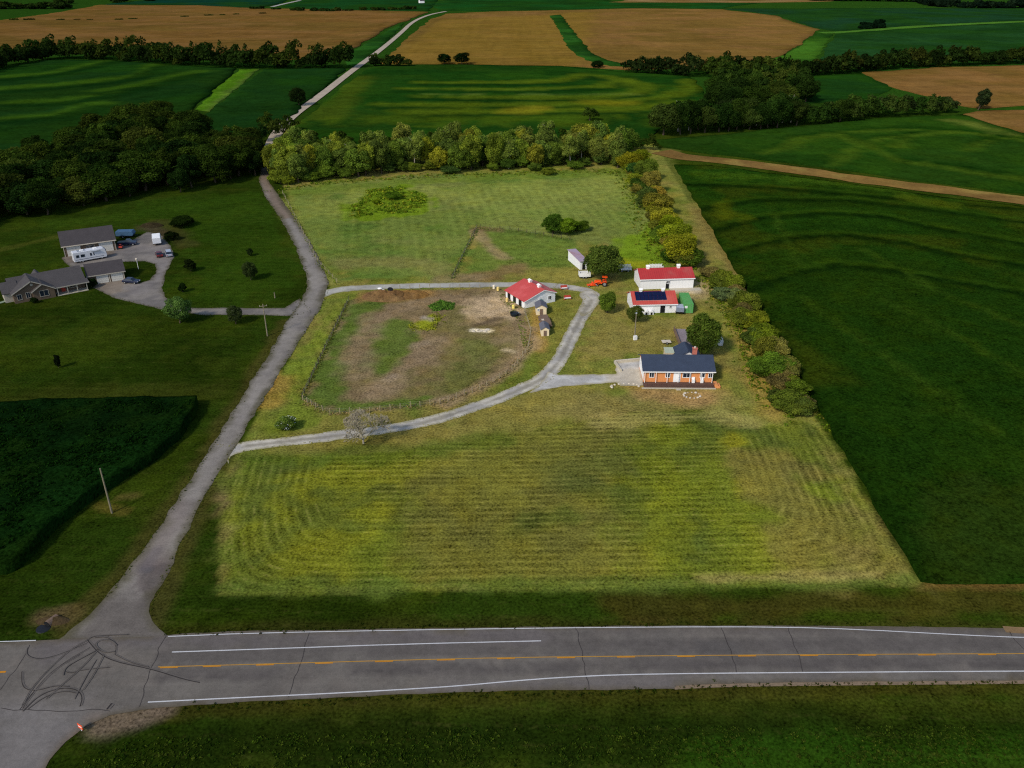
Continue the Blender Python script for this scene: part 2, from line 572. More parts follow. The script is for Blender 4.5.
# neighbour's lawn streaks
pt.brush([(60, 224), (150, 212), (250, 196)], 5, (42, 62, 12), .7)
pt.brush([(0, 250), (60, 236)], 2.0, (62, 66, 22), .6)
pt.brush([(0, 402), (110, 396), (210, 392)], 5, (46, 52, 14), .7)
pt.poly([(130, 205), (255, 190), (300, 270), (290, 300), (175, 305), (190, 250)], (36, 58, 10), 8, .6, 6)
pt.brush([(160, 222), (178, 232), (188, 245)], 3., (58, 52, 28), .5)
pt.brush([(148, 226), (160, 236)], 3, (60, 52, 40), .8)
pt.brush([(40, 618), (70, 616)], 1.5, (90, 76, 50), .8)
pt.brush([(98, 505), (122, 512)], 1., (84, 74, 30), .6); pt.brush([(120, 497), (134, 496)], .8, (90, 80, 40), .6)
# roadside edges: brown, worn
pt.brush([(150, 625), (165, 575), (205, 500), (230, 455)], 2.0, (66, 60, 30), .6)
pt.brush([(75, 628), (125, 572), (190, 481), (236, 406), (286, 321)], 1.8, (62, 56, 26), .6)
pt.brush([(165, 632), (512, 625), (1024, 628)], 1.4, (46, 46, 16), .6)
pt.brush([(160, 712), (400, 699), (680, 692), (1024, 686)], 1.4, (52, 48, 16), .7)
pt.brush([(300, 716), (600, 708), (1024, 708)], 2.2, (52, 56, 16), .5, 1.2)
pt.brush([(200, 745), (500, 735), (1024, 735)], 3.5, (22, 34, 6), .8)
pt.brush([(700, 760), (1024, 752)], 3, (34, 62, 10), .7)
pt.brush([(100, 725), (135, 718), (160, 708)], 1.6, (104, 90, 76), .85)
pt.brush([(610, 604), (720, 607), (900, 604), (1010, 600)], 2.5, (56, 48, 18), .6, 1.2)
pt.brush([(915, 585), (1024, 585)], .8, (88, 68, 34), .8)
# inside the property
dprop = sd(X, Y, PROP) + (fbm(X, Y, 2.2, 3) - .5) * 1.0
mp = smooth(-.45, .45, dprop)
pt.mix(mp, (97, 101, 43))
pt.blotch(18, (110, 101, 53), .8, .45, .66, 11., mp)
pt.blotch(9, (78, 93, 31), .7, .48, .68, 13., mp)
pt.blotch(4, (124, 114, 54), .45, .52, .7, 15., mp)
# back pasture
m = pt.poly([(285, 190), (420, 176), (630, 172), (655, 215), (668, 262), (600, 246), (478, 228), (455, 278), (350, 278), (318, 255)], (89, 103, 45), 4, .95, 3)
pt.blotch(30, (98, 104, 53), .8, .42, .62, 21., m); pt.blotch(13, (73, 95, 37), .8, .46, .66, 23., m)
pt.brush([(300, 192), (400, 183), (500, 176), (620, 174)], 6, (84, 101, 33), .7, 1.)
pt.brush([(330, 205), (420, 196), (520, 190), (600, 188)], 14, (118, 124, 56), .5, 1.)
pt.poly([(460, 192), (628, 180), (640, 226), (560, 234), (480, 224)], (104, 114, 53), 8, .55, 8)
pt.poly([(455, 276), (480, 230), (570, 240), (585, 262), (520, 276)], (80, 99, 39), 3, .8, 3)
pt.brush([(478, 229), (500, 230), (570, 240)], 2, (60, 78, 31), .7)
pt.brush([(478, 231), (490, 246), (503, 258)], 2.2, (130, 112, 82), .75)
pt.brush([(483, 229), (496, 230)], 3, (106, 88, 60), .7)
pt.brush([(480, 277), (500, 275), (515, 268)], 4.5, (106, 86, 58), .8)
pt.brush([(440, 279), (480, 278)], 2.5, (118, 104, 78), .7)
pt.brush([(345, 262), (420, 262), (440, 272)], 5, (108, 102, 60), .6)
pt.poly([(345, 210), (368, 190), (405, 186), (430, 200), (420, 214), (350, 220)], (86, 108, 19), 3, .9, 5)
pt.poly([(605, 238), (660, 225), (690, 262), (640, 268), (608, 268)], (90, 114, 23), 5, .9, 5)
pt.brush([(612, 262), (645, 266)], 4, (123, 122, 25), .7)
pt.poly([(505, 277), (545, 268), (585, 270), (590, 280), (560, 282), (525, 280)], (117, 112, 53), 2, .8, 2)
pt.brush([(283, 200), (318, 262), (335, 282)], 1.6, (110, 114, 55), .6)
# lawn strips each side of the paddock
pt.poly([(332, 300), (345, 300), (302, 400), (330, 414), (310, 430), (258, 437), (270, 400)], (95, 108, 35), 3, .85, 3)
pt.brush([(262, 388), (272, 376)], 2.0, (150, 114, 60), .85); pt.brush([(268, 400), (285, 380)], 2.5, (140, 112, 52), .6)
pt.brush([(226, 510), (236, 478), (248, 462)], 2.0, (102, 85, 57), .75)
pt.brush([(300, 446), (400, 445), (520, 420), (560, 395)], 6, (108, 101, 49), .7, 1.)
pt.poly([(575, 395), (640, 390), (720, 392), (770, 420), (700, 412), (640, 412), (560, 425)], (111, 103, 57), 5, .7, 4)
pt.brush([(545, 300), (560, 320), (545, 360)], 4, (106, 103, 45), .6)
pt.brush([(535, 300), (538, 330), (540, 350)], 1.5, (140, 112, 60), .7)
pt.poly([(590, 300), (625, 296), (630, 320), (690, 318), (680, 350), (590, 355)], (115, 104, 57), 6, .7, 5)
pt.brush([(695, 205), (720, 245), (740, 275), (735, 290)], 3.0, (112, 100, 54), .8)
pt.brush([(708, 200), (730, 240), (752, 278)], 1.6, (100, 110, 35), .8)
pt.brush([(745, 330), (758, 365), (772, 412)], 3.4, (128, 110, 54), .8)
pt.brush([(668, 150), (664, 162), (700, 205)], 4, (97, 101, 47), .5)
pt.brush([(635, 384), (690, 398), (720, 392)], 2.5, (138, 112, 64), .45)
pt.brush([(650, 395), (690, 402), (705, 396)], 3.0, (140, 110, 74), .6)
pt.brush([(695, 296), (705, 290), (700, 283)], 3, (150, 132, 100), .6)
pt.brush([(672, 292), (695, 291)], 1.8, (172, 160, 140), .7)
# paddock
PAD = [(349, 301), (385, 292), (430, 289), (500, 289), (516, 298), (524, 312), (530, 332), (528, 350), (512, 370), (480, 389), (440, 403), (370, 412), (330, 413), (303, 400)]
m = pt.poly(PAD, (103, 89, 64), 1.2, 1., .6)
pt.blotch(12, (95, 90, 52), .8, .42, .62, 31., m); pt.blotch(6, (122, 105, 80), .5, .52, .7, 33., m)
pt.poly([(350, 303), (395, 298), (372, 318), (352, 340), (347, 380), (345, 400), (400, 398), (440, 396), (400, 409), (330, 412), (304, 400)], (70, 90, 32), 2., .88, 3)
pt.poly([(372, 326), (400, 318), (414, 326), (412, 345), (402, 352), (406, 366), (385, 374), (362, 370), (364, 345)], (72, 91, 32), 2., .85, 3)
pt.poly([(462, 340), (486, 345), (496, 358), (490, 376), (462, 392), (430, 392), (440, 376), (468, 362)], (78, 90, 38), 2.5, .5, 4)
pt.poly([(428, 306), (440, 301), (455, 304), (452, 310), (434, 311)], (60, 95, 37), 1, .9, 1.5)
pt.poly([(414, 324), (432, 314), (440, 320), (432, 328), (418, 330)], (117, 125, 23), 1, .9, 1.)
pt.brush([(512, 300), (470, 298), (430, 300), (400, 308), (372, 320), (358, 335), (354, 372)], 3.8, (114, 98, 77), .7, .9)
pt.poly([(455, 304), (500, 298), (515, 306), (512, 318), (470, 320)], (164, 144, 116), 3, .75, 4)
pt.brush([(440, 346), (420, 356), (400, 372), (380, 392)], 3., (116, 100, 80), .6, .8)
pt.brush([(415, 346), (424, 342)], 1.4, (136, 122, 106), .4)
pt.brush([(474, 330), (488, 331)], .9, (214, 204, 178), .9, .3); pt.brush([(475, 326), (484, 323), (500, 318)], 1., (70, 60, 48), .6)
pt.brush([(505, 350), (515, 352)], .9, (176, 160, 130), .7)
pt.brush([(388, 380), (395, 376)], 1., (140, 126, 110), .4)
pt.brush([(445, 402), (480, 388), (512, 368), (527, 348), (528, 330)], 2., (132, 112, 88), .7, .8)
pt.brush([(425, 318), (432, 319)], 1.2, (134, 126, 118), .95, .2)
pt.brush([(372, 297), (400, 296), (424, 294)], 3.2, (116, 92, 54), .85, 1., 4); pt.brush([(402, 294), (424, 293)], 2., (150, 116, 66), .6, 1., 3)
# hay meadow in front
HAY = [(246, 458), (320, 456), (400, 451), (480, 440), (560, 425), (640, 413), (700, 411), (760, 424), (808, 424), (836, 452), (908, 578), (560, 586), (226, 590), (232, 500)]
HW = PP(HAY)
m = pt.poly(HAY, (89, 98, 29), 1.5, 1., 1.)
pt.blotch(16, (104, 107, 29), .9, .4, .6, 41., m); pt.blotch(22, (74, 83, 29), .85, .46, .66, 43., m)
pt.blotch(7, (60, 72, 31), .6, .54, .7, 45., m); pt.blotch(40, (95, 89, 43), .6, .48, .66, 47., m)
pt.poly([(655, 432), (684, 432), (694, 500), (700, 560), (652, 560), (650, 480)], (110, 116, 25), 4, .36, 4)
pt.poly([(725, 430), (736, 428), (752, 490), (742, 495)], (123, 120, 27), 2.5, .6, 3)
pt.brush([(580, 485), (640, 493)], 4, (60, 72, 31), .6, 1.); pt.brush([(530, 520), (560, 516)], 3, (55, 70, 27), .6, 1.)
pt.brush([(560, 470), (620, 468)], 5, (76, 80, 37), .6, 1.)
pt.brush([(600, 421), (642, 418), (700, 416), (750, 421)], 2.6, (146, 134, 82), .4, 1.)
pt.brush([(250, 460), (330, 458), (420, 450), (500, 440)], 3.0, (64, 82, 25), .6, 1.)
pt.poly([(232, 480), (262, 470), (290, 540), (232, 580)], (80, 91, 35), 4, .6, 4)
pt.poly([(835, 460), (900, 575), (800, 580), (850, 540)], (106, 99, 51), 4, .6, 4)
pt.brush([(770, 470), (800, 510), (830, 540)], 7, (102, 91, 49), .6, 1.2)
pt.brush([(225, 588), (560, 585), (905, 579)], 1.6, (76, 91, 35), .7, .8)
pt.brush([(700, 578), (880, 575)], 1., (140, 124, 74), .5, .8)
# mowing rows: a distance from the edges of the meadow, rounded where they meet
ef = dline(X, Y, PP([(150, 596), (226, 590), (560, 586), (908, 578), (960, 576)]))
el = dline(X, Y, PP([(226, 592), (232, 500), (252, 440)])); er = dline(X, Y, PP([(908, 580), (836, 452), (790, 380)]))
et = dline(X, Y, PP([(246, 458), (400, 451), (480, 440), (560, 425), (640, 411), (760, 416), (808, 424)]))
k = 5.0
side = -k * np.log(np.exp(-el / k) + np.exp(-er / k) + 1e-30)
wsd = smooth(21, 11, side + 10 * (fbm(X, Y, 18, 3, 7.) - .5))
lap = -3. * np.log(np.exp(-ef / 3.) + np.exp(-side / 3.) + 1e-30)
straight = ef + .9 * (fbm(X, Y, 26, 2, 9.) - .5)
row = np.where(wsd > .5, lap, straight)
wedge = 1 - .75 * smooth(.1, .5, wsd) * smooth(.9, .5, wsd)
row = np.where(m > .02, row / 1.6, 0); rampv = m * .48 * wedge
# rows in the back pasture run away from the camera
mb = smooth(-3, 3, sd(X, Y, PP([(330, 200), (620, 180), (640, 226), (470, 226), (440, 262), (340, 258)])))
row = np.where((mb > .01) & (m < .02), (X + .15 * Y) / 3.4, row); rampv = np.maximum(rampv, mb * .2)
ml = smooth(-3, 3, sd(X, Y, PP([(332, 300), (345, 300), (302, 400), (270, 400)])))
row = np.where((ml > .01), X * .82 / 1.9 + Y * .3 / 1.9, row); rampv = np.maximum(rampv, ml * .3)
out_l = (1 - mp) * smooth(0, 1, 1.) * (1 - far)
row = np.where((mp < .02), (Y + .03 * X) / 2.6, row); rampv = np.maximum(rampv, out_l * .07)
me = bpy.data.meshes.new('ground')
V = np.column_stack([X, Y, H(X, Y)])
idx = np.arange(nx * ny).reshape(ny, nx)
F = np.stack([idx[:-1, :-1], idx[:-1, 1:], idx[1:, 1:], idx[1:, :-1]], -1).reshape(-1, 4)
me.vertices.add(len(V)); me.vertices.foreach_set('co', V.astype(np.float32).ravel())
me.loops.add(F.size); me.loops.foreach_set('vertex_index', F.ravel().astype(np.int32))
me.polygons.add(len(F)); me.polygons.foreach_set('loop_start', np.arange(0, F.size, 4, dtype=np.int32))
me.update(calc_edges=True); me.validate()
me.polygons.foreach_set('use_smooth', [True] * len(me.polygons))
setcol(me, pt.c); setf(me, 'row', row); setf(me, 'ramp', rampv)
ground = link('ground', me, None, M_GRASS); tag(ground, kind='structure')

# ------------------------------------------------------------------ ROADS
SIDE_L = [(60, 640), (85, 620), (105, 597), (125, 573), (137, 558), (155, 532), (172.5, 507), (190, 481.5), (205.5, 456), (221, 431), (236, 406), (256, 373), (271, 351), (287, 322), (300, 302), (307, 288), (306, 274), (297, 250), (281, 220), (264, 195), (259, 181), (261, 166)]
SIDE_R = [(271, 166), (268, 180), (276, 192), (291, 212), (306, 235), (321, 262), (329, 284), (322, 306), (297, 344), (262, 402), (230, 455), (201, 503), (181, 543), (166, 576), (152, 603), (150, 612), (152, 621), (159, 629), (172, 636), (176, 644)]


def p_side(p):
    p.c[:] = C(120, 114, 106)
    ctr = [(115, 632), (145, 575), (167, 538), (218, 455), (249, 403), (283, 345), (306, 308), (316, 284), (310, 260), (297, 236), (281, 210), (264, 182)]
    p.blotch(5, (98, 93, 90), .7, .45, .65, 1.)
    p.brush(ctr, 1.1, (128, 122, 116), .7, .5)
    p.brush([(a - 9 * (b / 500), b) for a, b in ctr], .9, (130, 124, 117), .7, .5)
    p.brush([(266, 168), (264, 182), (275, 200), (285, 216)], 2.4, (112, 96, 82), .8, .5)
    p.poly([(128, 590), (140, 560), (160, 560), (175, 575), (150, 610)], (78, 68, 66), 2, .7, 2)
    p.poly([(142, 555), (150, 545), (165, 545), (150, 572), (140, 574)], (78, 78, 84), .5, .7, .5)
    p.brush([(150, 560), (180, 505)], 2.2, (108, 96, 90), .5, 1.)
    p.poly([(50, 650), (120, 592), (152, 592), (185, 650)], (93, 87, 82), 5, .9, 3)


sheet('gravel_road', PP(SIDE_L + SIDE_R), 1.0, .03, M_GRAV, p_side, jit=.5, edge=(1.5, (74, 70, 50)))
# far stretch of the same road, climbing over the fields
FAR_ROAD = [(266, 167), (268, 155), (275, 135), (292, 116), (318, 98), (352, 71), (376, 54), (400, 34), (412, 22), (428, 15), (446, 11.5)]
ribbon('far_gravel_road', PP(FAR_ROAD), 6.0, .35, M_GRAV, (158, 144, 128), step=6)
ribbon('far_farm_track', PP([(272, 7), (286, 3.5), (300, 0.5)]), 9.0, .4, M_GRAV, (150, 146, 138), step=10)
ribbon('far_farm_lane', PP([(405, 8), (418, 5), (424, 3), (428, 0)]), 7.0, .4, M_GRAV, (130, 118, 98), step=10)

HW_TOP = [(-40, 644), (0, 643), (40, 641), (75, 639), (150, 637), (180, 634), (250, 631), (512, 627.5), (650, 626), (780, 625.5), (900, 627), (1005, 628.5), (1100, 629)]
HW_BOT = [(1100, 679), (1024, 680.5), (850, 682), (720, 684), (676, 686), (674, 689), (600, 690), (512, 691), (400, 695), (250, 702), (170, 707), (140, 710), (110, 716), (85, 727), (66, 742), (50, 760), (30, 800), (-120, 800)]


def p_hw(p):
    p.c[:] = C(100, 95, 89)
    p.blotch(10, (92, 87, 82), .45, .45, .65, 2.); p.blotch(3, (104, 97, 90), .5, .5, .7, 3.)
    for dy, w, c, am in ((633, .5, (82, 76, 73), .6), (641, .5, (80, 75, 72), .6), (645, .5, (83, 78, 75), .8), (651, .5, (83, 78, 75), .8), (662, .5, (83, 78, 75), .8), (668, .5, (76, 71, 69), .8)):
        p.brush([(160, dy + 12), (400, dy + 4), (640, dy), (1100, dy - 2)], w, c, am, .4, 12)
    p.blotch(2.2, (84, 79, 75), .35, .56, .72, 8.); p.poly([(690, 640), (735, 640), (742, 655), (694, 655)], (80, 76, 74), .15, .6); p.poly([(420, 672), (470, 670), (474, 684), (424, 687)], (98, 92, 87), .15, .5)
    p.poly([(150, 637), (512, 628), (560, 640), (250, 648)], (92, 86, 86), 1.5, .5)
    p.poly([(505, 682), (672, 676), (674, 690), (512, 691), (300, 700)], (98, 92, 90), .8, .6)
    p.poly([(-80, 800), (0, 712), (60, 718), (110, 716), (60, 745), (30, 800)], (106, 102, 100), 3, .7, 2)
    p.poly([(20, 705), (100, 690), (120, 712), (60, 735), (-20, 780)], (113, 108, 105), 3, .45, 2.)
    p.brush([(95, 722), (66, 745), (45, 790)], 1.3, (110, 98, 88), .6)
    p.brush([(60, 650), (110, 640), (150, 640)], 2.5, (92, 86, 86), .6, 1.)


hw = sheet('highway', PP(HW_TOP + HW_BOT), 1.0, .06, M_PAVE, p_hw, jit=.14, edge=(.7, (84, 76, 62)))
W = (182, 182, 184)
lines = [('edge_line', [(168, 636.8), (250, 633.5), (400, 630.5), (512, 628.8), (650, 627.3), (780, 627.2), (860, 629.8), (960, 635.2), (1024, 638), (1100, 639)], .15, W),
         ('edge_line', [(-40, 643), (0, 642), (36, 640.8)], .15, W),
         ('lane_line', [(172, 652.4), (260, 649.5), (400, 644.5), (541, 641.2)], .17, W),
         ('edge_line', [(148, 702.5), (250, 697.5), (330, 693.8), (400, 690), (460, 686.2), (512, 681.4), (560, 677.8), (620, 675), (700, 673.7), (850, 672.5), (1100, 671)], .17, W),
         ('centre_line', [(158, 667.3), (260, 664.5), (400, 660.5), (512, 657.8), (650, 656.2), (800, 655), (1100, 653.6)], .14, (162, 122, 54)),
         ('centre_line', [(-40, 674), (0, 672.5), (6, 672.2)], .3, (178, 118, 30))]
for nm, pp, w, c in lines:
    ribbon(nm, PP(pp), w, .07, M_LINE_W, c, hw, 1)
yx = [160, 203, 256, 315, 375, 437, 497, 557, 617, 677, 738, 800, 858, 918, 978, 1035]
cl = np.array([(158, 667.3), (260, 664.5), (400, 660.5), (512, 657.8), (650, 656.2), (800, 655), (1100, 653.6)])
for x0 in yx:
    xs = [x0, x0 + 9, x0 + 18]
    ribbon('passing_dash', PP([(a, np.interp(a, cl[:, 0], cl[:, 1]) + .85) for a in xs]), .19, .072, M_LINE_W, (172, 116, 36), hw, 0)
for pp in ([(310, 632), (306, 645), (300, 665), (288, 698)], [(576, 628), (578, 640), (584, 660), (585, 668), (589, 690)], [(722, 627), (728, 645), (734, 660), (735, 672)],
           [(788, 626.5), (793, 645), (799, 658), (802, 672)], [(1010, 632), (1018, 645), (1030, 655)], [(164, 637), (156, 660), (147, 680), (141, 707)],
           [(0, 709), (60, 712), (110, 710)], [(0, 690), (20, 664), (30, 645)]):
    pp = [tuple(q) for q in np.array(densify(PP(pp), 1.2, 0, False)) + rng.normal(size=(len(densify(PP(pp), 1.2, 0, False)), 2)) * .11]
    ribbon('crack_seal', pp, .1, .068, M_PAVE, (60, 56, 55), hw, 1)
skid_z = .073                     # every mark a hair above the one before, so none lie in one plane
for pp, w in ((([(88, 641), (100, 655), (118, 663), (150, 669), (185, 680), (200, 683)]), .28), (([(88, 643), (60, 655), (40, 660), (27, 656), (28, 648)]), .22),
              (([(95, 638), (108, 637), (117, 645), (115, 655)]), .16), (([(88, 641), (92, 637), (104, 636), (130, 635)]), .16),
              (([(90, 648), (60, 665), (35, 690), (20, 710)]), .18), (([(80, 655), (50, 672), (28, 700), (22, 711)]), .18),
              (([(22, 672), (22, 688), (35, 692), (55, 686), (70, 687)]), .2), (([(23, 712), (40, 695), (62, 688), (78, 690), (83, 698), (80, 707)]), .26),
              (([(28, 710), (45, 697), (65, 691), (78, 694)]), .16), (([(66, 672), (70, 674), (85, 670), (110, 668)]), .15),
              (([(115, 655), (130, 663), (150, 668)]), .12), (([(75, 700), (85, 680), (97, 660)]), .14), (([(112, 704), (107, 710)]), .5), (([(88, 640), (70, 650), (50, 668), (32, 688), (22, 706)]), .12), (([(98, 650), (82, 668), (62, 685), (46, 700)]), .12),
              (([(104, 655), (94, 675), (82, 692)]), .1), (([(64, 676), (66, 668), (80, 660), (97, 651)]), .14), (([(118, 646), (112, 640), (100, 640), (94, 646), (104, 654), (116, 652)]), .12)):
    q_ = chaikin(PP(pp), 3, False); skid_z += .003
    ribbon('skid_mark', q_, w * .42, skid_z + .0015, M_PAVE, (46, 43, 43), hw, 0, .5)
    A_ = np.array(q_); T_ = np.gradient(A_, axis=0); T_ /= np.linalg.norm(T_, axis=1)[:, None] + 1e-9
    off_ = np.column_stack([-T_[:, 1], T_[:, 0]]) * (.28 + .3 * w)
    ribbon('skid_mark', [tuple(v) for v in (A_ + off_ * .3)[2:-3]], w * .9 + .04, skid_z, M_PAVE, (88, 83, 79), hw, 0, .5)
ribbon('gravel_shoulder', PP([(674, 687.3), (720, 684.6), (850, 683), (1024, 681.5), (1100, 680.6)]), .8, .045, M_GRAV, (118, 102, 84), step=1)
ribbon('gravel_verge', PP([(1004, 629.5), (1024, 631), (1100, 632)]), 1.2, .068, M_GRAV, (120, 98, 70), step=1)


def p_drive(p):
    p.c[:] = C(178, 172, 160)
    p.blotch(4, (146, 143, 140), .7, .45, .65, 1.)
    p.brush(DRV, .55, (110, 104, 88), .65, .9, 5, .6)


DRV = [(246, 446), (300, 440), (360, 433), (420, 424), (470, 409), (510, 394), (545, 378), (560, 360), (572, 335), (584, 312), (592, 300)]
ribD = chaikin(PP([(222, 453), (236, 449)] + DRV + [(594, 295), (586, 290), (572, 287.5), (556, 285.5)]), 3, False)


def ribpoly(c, wl):
    A = np.array(c); T = np.gradient(A, axis=0); T /= np.linalg.norm(T, axis=1)[:, None]
    Nn = np.column_stack([-T[:, 1], T[:, 0]]); Wd = np.interp(np.linspace(0, 1, len(A)), [0, .05, .12, 1], wl)[:, None] / 2
    return [tuple(q) for q in A + Nn * Wd] + [tuple(q) for q in (A - Nn * Wd)[::-1]]


sheet('farm_driveway', ribpoly(ribD, [9., 4.2, 3.4, 4.0]), .6, .02, M_GRAV, p_drive, jit=.4, edge=(.7, (136, 130, 96)))


def p_lane(p):
    p.c[:] = C(160, 158, 150); p.blotch(4, (140, 136, 126), .6, .45, .65, 4.)


sheet('farm_lane', ribpoly(chaikin(PP([(314, 298), (322, 294.5), (332, 291), (350, 288), (420, 285.5), (500, 284.5), (540, 284.5), (560, 286), (580, 289)]), 2, False), [8, 6, 3.9, 4.2]), .7, .016, M_GRAV, p_lane, jit=.4, edge=(.7, (130, 124, 90)))
sheet('turning_circle', PP([(578, 292), (590, 289), (598, 294), (600, 302), (594, 310), (584, 318), (577, 312), (584, 303)]), .8, .04, M_GRAV, p_drive, jit=.5, round_=2, edge=(.8, (136, 128, 98)))


def p_spur(p):
    p.c[:] = C(182, 180, 176); p.blotch(3, (150, 146, 140), .6, .45, .65, 4.)
    p.poly([(600, 372), (645, 370), (645, 388), (600, 388)], (178, 164, 138), 2, .6, 2)


sheet('house_driveway', PP([(548, 372), (560, 375), (600, 374.5), (616, 374), (616, 362), (645, 360), (645, 386), (620, 386), (616, 382.5), (560, 387), (530, 393), (540, 383)]), .6, .044, M_GRAV, p_spur, jit=.35, edge=(.6, (150, 140, 108)))


def p_ndrive(p):
    p.c[:] = C(118, 112, 106); p.blotch(4, (92, 88, 86), .7, .45, .65, 7.); p.brush([(140, 290), (165, 262), (160, 245), (130, 250)], 3, (118, 112, 110), .5)
    p.poly([(92, 284), (124, 280), (130, 292), (108, 296)], (116, 104, 90), 1, .7, 1)
    p.poly([(60, 255), (112, 248), (112, 256), (66, 264)], (104, 92, 80), 1, .7, 1)


ND_OUT = [(310, 312), (288, 316), (262, 315), (236, 315), (205, 315), (180, 312), (160, 309), (135, 303), (112, 297), (94, 288), (94, 283), (126, 279),
          (140, 283), (150, 280), (156, 273), (155, 264), (145, 261), (120, 262), (100, 266), (70, 268), (62, 258), (70, 254), (115, 249), (118, 241), (132, 240), (147, 232), (160, 234), (172, 248), (174, 258),
          (166, 272), (162, 288), (166, 298), (176, 304), (190, 308), (215, 308), (262, 308), (285, 308), (300, 298)]
sheet('neighbour_driveway', PP(ND_OUT), .9, .024, M_GRAV, p_ndrive, jit=.4, edge=(.9, (78, 74, 58)))

# ------------------------------------------------------------------ CROPS (dimming outside the property put into their colours)
TERR = [[(680, 186), (760, 189), (860, 198), (1024, 212), (1150, 226)], [(690, 212), (764, 202), (850, 203), (920, 211), (1024, 225), (1150, 244)],
        [(700, 236), (764, 220), (830, 215.5), (880, 219), (940, 232), (1024, 247), (1150, 268)], [(708, 262), (764, 246), (800, 240), (850, 238), (900, 245), (950, 257), (1024, 269), (1150, 290)],
        [(726, 302), (764, 287), (800, 275), (840, 268), (880, 272), (940, 283), (1024, 297), (1150, 320)]]


def p_soy(p):
    p.c[:] = C(23, 47, 7)
    p.mix(smooth(300, 150, p.Y) * .8, (19, 40, 6))
    p.mix(smooth(260, 380, p.Y) * .8, (25, 52, 9))
    p.blotch(30, (25, 44, 6), .8, .42, .62, 51.); p.blotch(12, (18, 39, 6), .5, .48, .66, 53.)
    p.blotch(22, (44, 52, 8), .55, .54, .7, 55.)
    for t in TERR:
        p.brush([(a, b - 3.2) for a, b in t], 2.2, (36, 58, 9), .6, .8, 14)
        p.brush([(a, b + 1.0) for a, b in t], 2.0, (10, 27, 4), .9, .4, 10)  # shade of the terrace banks painted as a dark crop band
    for l in ([(800, 300), (900, 370), (1000, 440)], [(880, 300), (960, 340), (1024, 380)], [(860, 250), (930, 290), (1024, 330)], [(770, 210), (800, 270)]):
        p.brush(l, 1.1, (40, 60, 12), .5, .6, 14)
    p.brush([(700, 176), (790, 180), (900, 192)], 5, (50, 74, 14), .55, 1.)
    p.poly([(930, 500), (1100, 490), (1100, 580), (960, 578)], (30, 44, 10), 8, .7, 8)
    p.poly([(700, 205), (730, 200), (740, 222), (715, 228)], (64, 72, 8), 5, .6, 5)
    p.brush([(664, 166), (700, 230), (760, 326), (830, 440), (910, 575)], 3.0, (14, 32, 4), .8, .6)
    p.brush([(905, 200), (950, 208)], 5, (58, 72, 12), .6, 1.)


def terr_h(X, Y):
    h = np.zeros(X.shape)
    for t in TERR: h += .45 * np.exp(-(dline(X, Y, PP(t)) / 4.) ** 2)
    return h


def soy_rows(me, A):
    t = sorted(PP(TERR[3])); tx = [q[0] for q in t]; ty = [q[1] for q in t]
    sl = (ty[-1] - ty[-2]) / (tx[-1] - tx[-2])
    f = np.interp(A[:, 0], tx, ty)
    setf(me, 'row', (A[:, 1] - f) / 3.2); setf(me, 'ramp', np.full(len(A), .13))


FS = [(674, 166), (712, 167), (780, 176), (870, 188), (950, 200), (1024, 208.5), (1150, 224), (1300, 330), (1300, 583), (1024, 583), (920, 582), (912, 566), (836, 440), (772, 334), (715, 235), (685, 185)]
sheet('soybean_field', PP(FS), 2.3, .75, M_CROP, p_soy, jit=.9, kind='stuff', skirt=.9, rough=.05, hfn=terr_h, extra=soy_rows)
tag(bpy.data.objects['soybean_field'], 'dark green soybean field with curved terraces right of the farm', 'crop')


def p_corn(p):
    p.c[:] = C(13, 36, 9); p.blotch(14, (10, 29, 7), .8, .42, .62, 61.); p.blotch(7, (20, 38, 7), .6, .52, .68, 63.)
    p.brush([(0, 420), (60, 440), (140, 420)], 6, (6, 22, 6), .6, 1.)


sheet('corn_field', PP([(-90, 424), (0, 412), (60, 408), (140, 406), (199, 405), (196, 416), (182, 438), (152, 464), (102, 494), (60, 526), (22, 566), (8, 574), (-90, 580)]), 1.2, 2.2, M_CROP, p_corn, jit=.5, kind='stuff', skirt=2.4, rough=.35)
tag(bpy.data.objects['corn_field'], 'tall dark green corn field with a curved edge left of the gravel road', 'crop')


def ribpoly2(c, w):
    A = np.array(c); T = np.gradient(A, axis=0); T /= np.linalg.norm(T, axis=1)[:, None]
    Nn = np.column_stack([-T[:, 1], T[:, 0]]) * w / 2
    return [tuple(q) for q in A + Nn] + [tuple(q) for q in (A - Nn)[::-1]]


def field(name, px, step, z, mat, base, paintfn, label, jit=1.5, skirt=.8, round_=0, cat='crop'):
    o = sheet(name, PP(px), step, z, mat, paintfn, base=base, jit=jit * (1 + step / 5.), kind='stuff', skirt=skirt, rough=.1, round_=round_)
    tag(o, label, cat)
    return o


def p_f2(p):
    p.blotch(40, (30, 56, 10), .8, .42, .62, 71.); p.blotch(20, (18, 44, 8), .6, .46, .66, 73.)
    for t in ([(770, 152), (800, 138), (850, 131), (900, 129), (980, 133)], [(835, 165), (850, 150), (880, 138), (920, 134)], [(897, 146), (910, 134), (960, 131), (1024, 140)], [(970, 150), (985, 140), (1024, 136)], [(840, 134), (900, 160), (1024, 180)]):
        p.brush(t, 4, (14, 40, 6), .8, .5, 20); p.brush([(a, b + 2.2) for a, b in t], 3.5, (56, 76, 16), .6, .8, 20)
    p.brush([(955, 122), (1000, 134)], 6, (84, 92, 34), .6, 1.)


